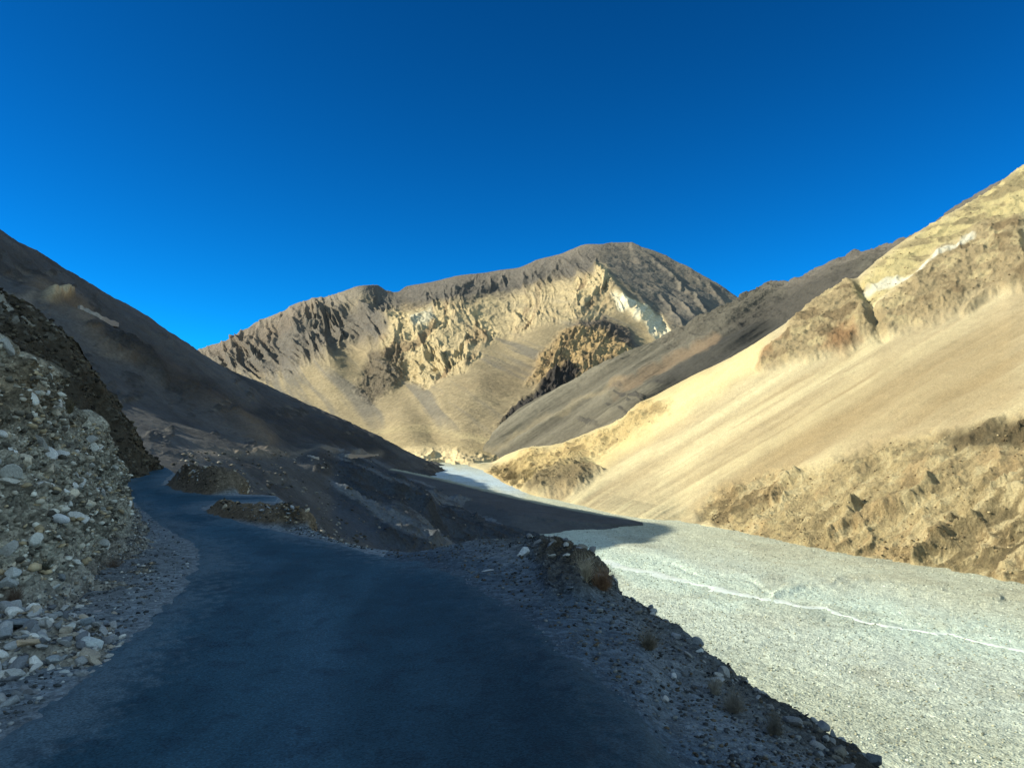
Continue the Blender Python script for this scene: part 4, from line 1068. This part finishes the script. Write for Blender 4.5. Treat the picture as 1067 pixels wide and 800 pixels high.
stuff_stones('river_stones', RB, inview(RB) & (RB.py > 548) & (RB.px > 560), 26000, .10, .5, 'scattered stones over the pale riverbed gravel', [c3(200,208,188,.6), c3(214,220,202,.66), c3(170,176,156,.55), c3(146,150,130,.5), c3(190,188,160,.56)], power=3.6, seed=6, mat=SM)
stuff_stones('pale_slope_stones', RS, inview(RS) & (np.arange(RS.X.shape[0])[:, None] > 10) & (np.arange(RS.X.shape[0])[:, None] < 500) & (RS.rk > .5), 5000, .2, 1.2, 'fallen rocks lying over the pale right slope', [c3(190,168,124,.45), c3(160,138,100,.42), c3(130,112,84,.4), c3(216,196,150,.5)], power=4, seed=18, mat=SM)
stuff_stones('slope_debris', LM, inview(LM) & (LM.px > 180) & (LM.py > 470) & (np.hypot(LM.X, LM.Y) < 320), 4500, .15, 1.0, 'rock debris over the shaded lower mountainside', [c3(120,116,106,.45), c3(90,88,82,.42), c3(160,156,146,.5)], power=3, seed=8, mat=SM)

# ================================================================== SHRUBS
def shrub_mat(name, c1, c2):
    m = bpy.data.materials.new(name); m.use_nodes = True; N = m.node_tree.nodes; L = m.node_tree.links; b = N['Principled BSDF']; b.inputs['Roughness'].default_value = .8
    g = N.new('ShaderNodeTexNoise'); g.inputs['Scale'].default_value = 9; tc = N.new('ShaderNodeTexCoord'); L.new(tc.outputs['Object'], g.inputs['Vector'])
    cr = N.new('ShaderNodeValToRGB'); cr.color_ramp.elements[0].color = (*c1, 1); cr.color_ramp.elements[1].color = (*c2, 1); cr.color_ramp.elements[0].position = .35; cr.color_ramp.elements[1].position = .65
    L.new(g.outputs['Fac'], cr.inputs[0]); L.new(cr.outputs[0], b.inputs['Base Color']); return m
def blades(name, n, w_, h_, mat, seed, parent=None, thick=.004, spread=1.0, twigs=2):
    r = np.random.RandomState(seed); V = []; Fc = []
    def strand(p0, d, ln, th):
        p = np.array(p0, float); pts = [p.copy()]
        for k in range(4):
            d = d+r.randn(3)*.16; d[2] += .02; d = d/np.linalg.norm(d); p = p+d*ln/4; pts.append(p.copy())
        side = np.cross(d, [0, 0, 1.]); side = side/(np.linalg.norm(side)+1e-6); up = np.cross(side, d)
        o = len(V)
        for k, q in enumerate(pts):
            t = th*(1-k/4.6)
            for ang in (0, 2.09, 4.19): V.append(q+side*t*math.cos(ang)+up*t*math.sin(ang))
        for k in range(4):
            for j in range(3):
                a = o+k*3+j; b = o+k*3+(j+1) % 3; Fc.append((a, b, b+3, a+3))
        return pts, d
    for i in range(n):
        a = r.rand()*6.28; e = r.rand()**.7*spread
        d = np.array([math.cos(a)*e*w_/h_, math.sin(a)*e*w_/h_, .65+.35*r.rand()]); d /= np.linalg.norm(d)
        ln = h_*(.6+.5*r.rand())*(1 if e < .6 else w_/h_*.8)
        pts, dd = strand((math.cos(a)*.06*w_*e, math.sin(a)*.06*w_*e, -.03), d, ln, thick)
        for k in range(twigs):
            q = pts[r.randint(1, 5)]; strand(q, dd+r.randn(3)*.55, ln*.4, thick*.6)
    me = bpy.data.meshes.new(name); me.from_pydata([tuple(v) for v in V], [], Fc); me.materials.append(mat)
    o = bpy.data.objects.new(name, me); C.objects.link(o)
    if parent: o.parent = parent
    return o
def shrub(px, py, wpx, hpx, c1, c2, label, seed, n=260, sheet=NG, spread=1.0):
    L_ = lookup(sheet, px, py); w_ = wpx*L_[1]/F/2; h_ = hpx*L_[1]/F
    e = bpy.data.objects.new('dry_shrub', None); C.objects.link(e); e.location = (L_[0], L_[1], L_[2]); tag(e, label, 'shrub', 'dry shrubs by the road')
    a = blades('twigs', n, w_, h_, shrub_mat('dry_twigs', c1, c2), seed, e, thick=.0035*L_[1]/11, spread=spread)
    b = blades('woody_base', 14, w_*.5, h_*.45, shrub_mat('dark_wood', (.05, .035, .025), (.08, .06, .045)), seed+1, e, thick=.009)
    return e
shrub(627,614,38,24,(.14,.075,.038),(.26,.15,.075),'rounded russet dry shrub on the berm crest',3,420)
shrub(611,606,22,26,(.30,.25,.17),(.45,.38,.26),'pale straw coloured tuft beside the russet shrub',5,200,spread=.7)
shrub(676,676,34,22,(.10,.085,.06),(.20,.165,.11),'dull brown shrub on the right verge below the berm crest',7,330)
shrub(765,742,40,26,(.13,.115,.09),(.24,.21,.16),'straw coloured grassy shrub low on the right berm',9,330)
shrub(808,765,36,26,(.09,.08,.06),(.17,.15,.11),'dark thin shrub near the bottom of the right berm',11,260)
shrub(745,722,26,20,(.2,.18,.14),(.3,.27,.2),'small pale grass clump halfway down the right berm',13,200)
shrub(15,628,26,18,(.09,.055,.035),(.15,.095,.06),'low rusty brown shrub between boulders at the bank foot',15,240,sheet=BK)
shrub(118,592,22,12,(.12,.085,.06),(.19,.14,.10),'thin brown shrub at the right end of the bank foot',17,160,sheet=BK)
shrub(48,592,26,14,(.07,.07,.045),(.13,.12,.08),'dull olive shrub on the earth slope of the bank',19,200,sheet=BK)
shrub(72,430,18,14,(.10,.08,.045),(.20,.16,.08),'yellowish shrub growing at the rim of the cobble bank',21,200,sheet=BK)

# ================================================================== WALLS of the road far up the valley
def wall_strip(name, pts, h, th, mat, label, cat='wall'):
    """retaining wall following the mountainside: real box section swept along surface points"""
    Q = []
    for i in range(len(pts)-1):
        for k in range(6):
            t = k/6; Q.append((pts[i][0]*(1-t)+pts[i+1][0]*t, pts[i][1]*(1-t)+pts[i+1][1]*t))
    Q.append(pts[-1])
    W = [np.array(lookup(LM, *q, tol=3)) for q in Q]
    W = np.array(W)
    for _ in range(6): W[1:-1] = (W[:-2]+2*W[1:-1]+W[2:])/4
    d = np.gradient(W[:, :2], axis=0); d /= np.linalg.norm(d, axis=1, keepdims=True)+1e-9; nrm = np.stack([-d[:, 1], d[:, 0]], -1)
    V = []; Fc = []
    for i in range(len(W)):
        x, y, z = W[i]
        hh = h*(.85+.2*math.sin(i*1.7))
        for sx, zz in ((-1, -h), (1, -h), (1, hh), (-1, hh)): V.append((x+nrm[i, 0]*sx*th, y+nrm[i, 1]*sx*th, z+zz))
        if i:
            o = (i-1)*4
            for j in range(4): Fc.append((o+j, o+(j+1) % 4, o+4+(j+1) % 4, o+4+j))
    Fc.append((0, 1, 2, 3)); o = (len(W)-1)*4; Fc.append((o+3, o+2, o+1, o))
    me = bpy.data.meshes.new(name); me.from_pydata(V, [], Fc); me.materials.append(mat)
    ob = bpy.data.objects.new(name, me); C.objects.link(ob); tag(ob, label, cat)
WM = rock_mat('dry_stone_masonry', (.30, .28, .25), sc=1.5)
wall_strip('retaining_wall', [(82,321),(95,327),(110,333),(122,338)], .9, .4, WM, 'long pale stone retaining wall high on the shaded mountainside')
wall_strip('parapet_wall', [(361,474),(378,474),(394,474.5)], .7, .4, WM, 'pale parapet wall of the road across the shaded slope')
wall_strip('parapet_wall', [(321,476),(326,477),(331,478)], .35, .4, WM, 'short pale wall block left of the longer parapet')
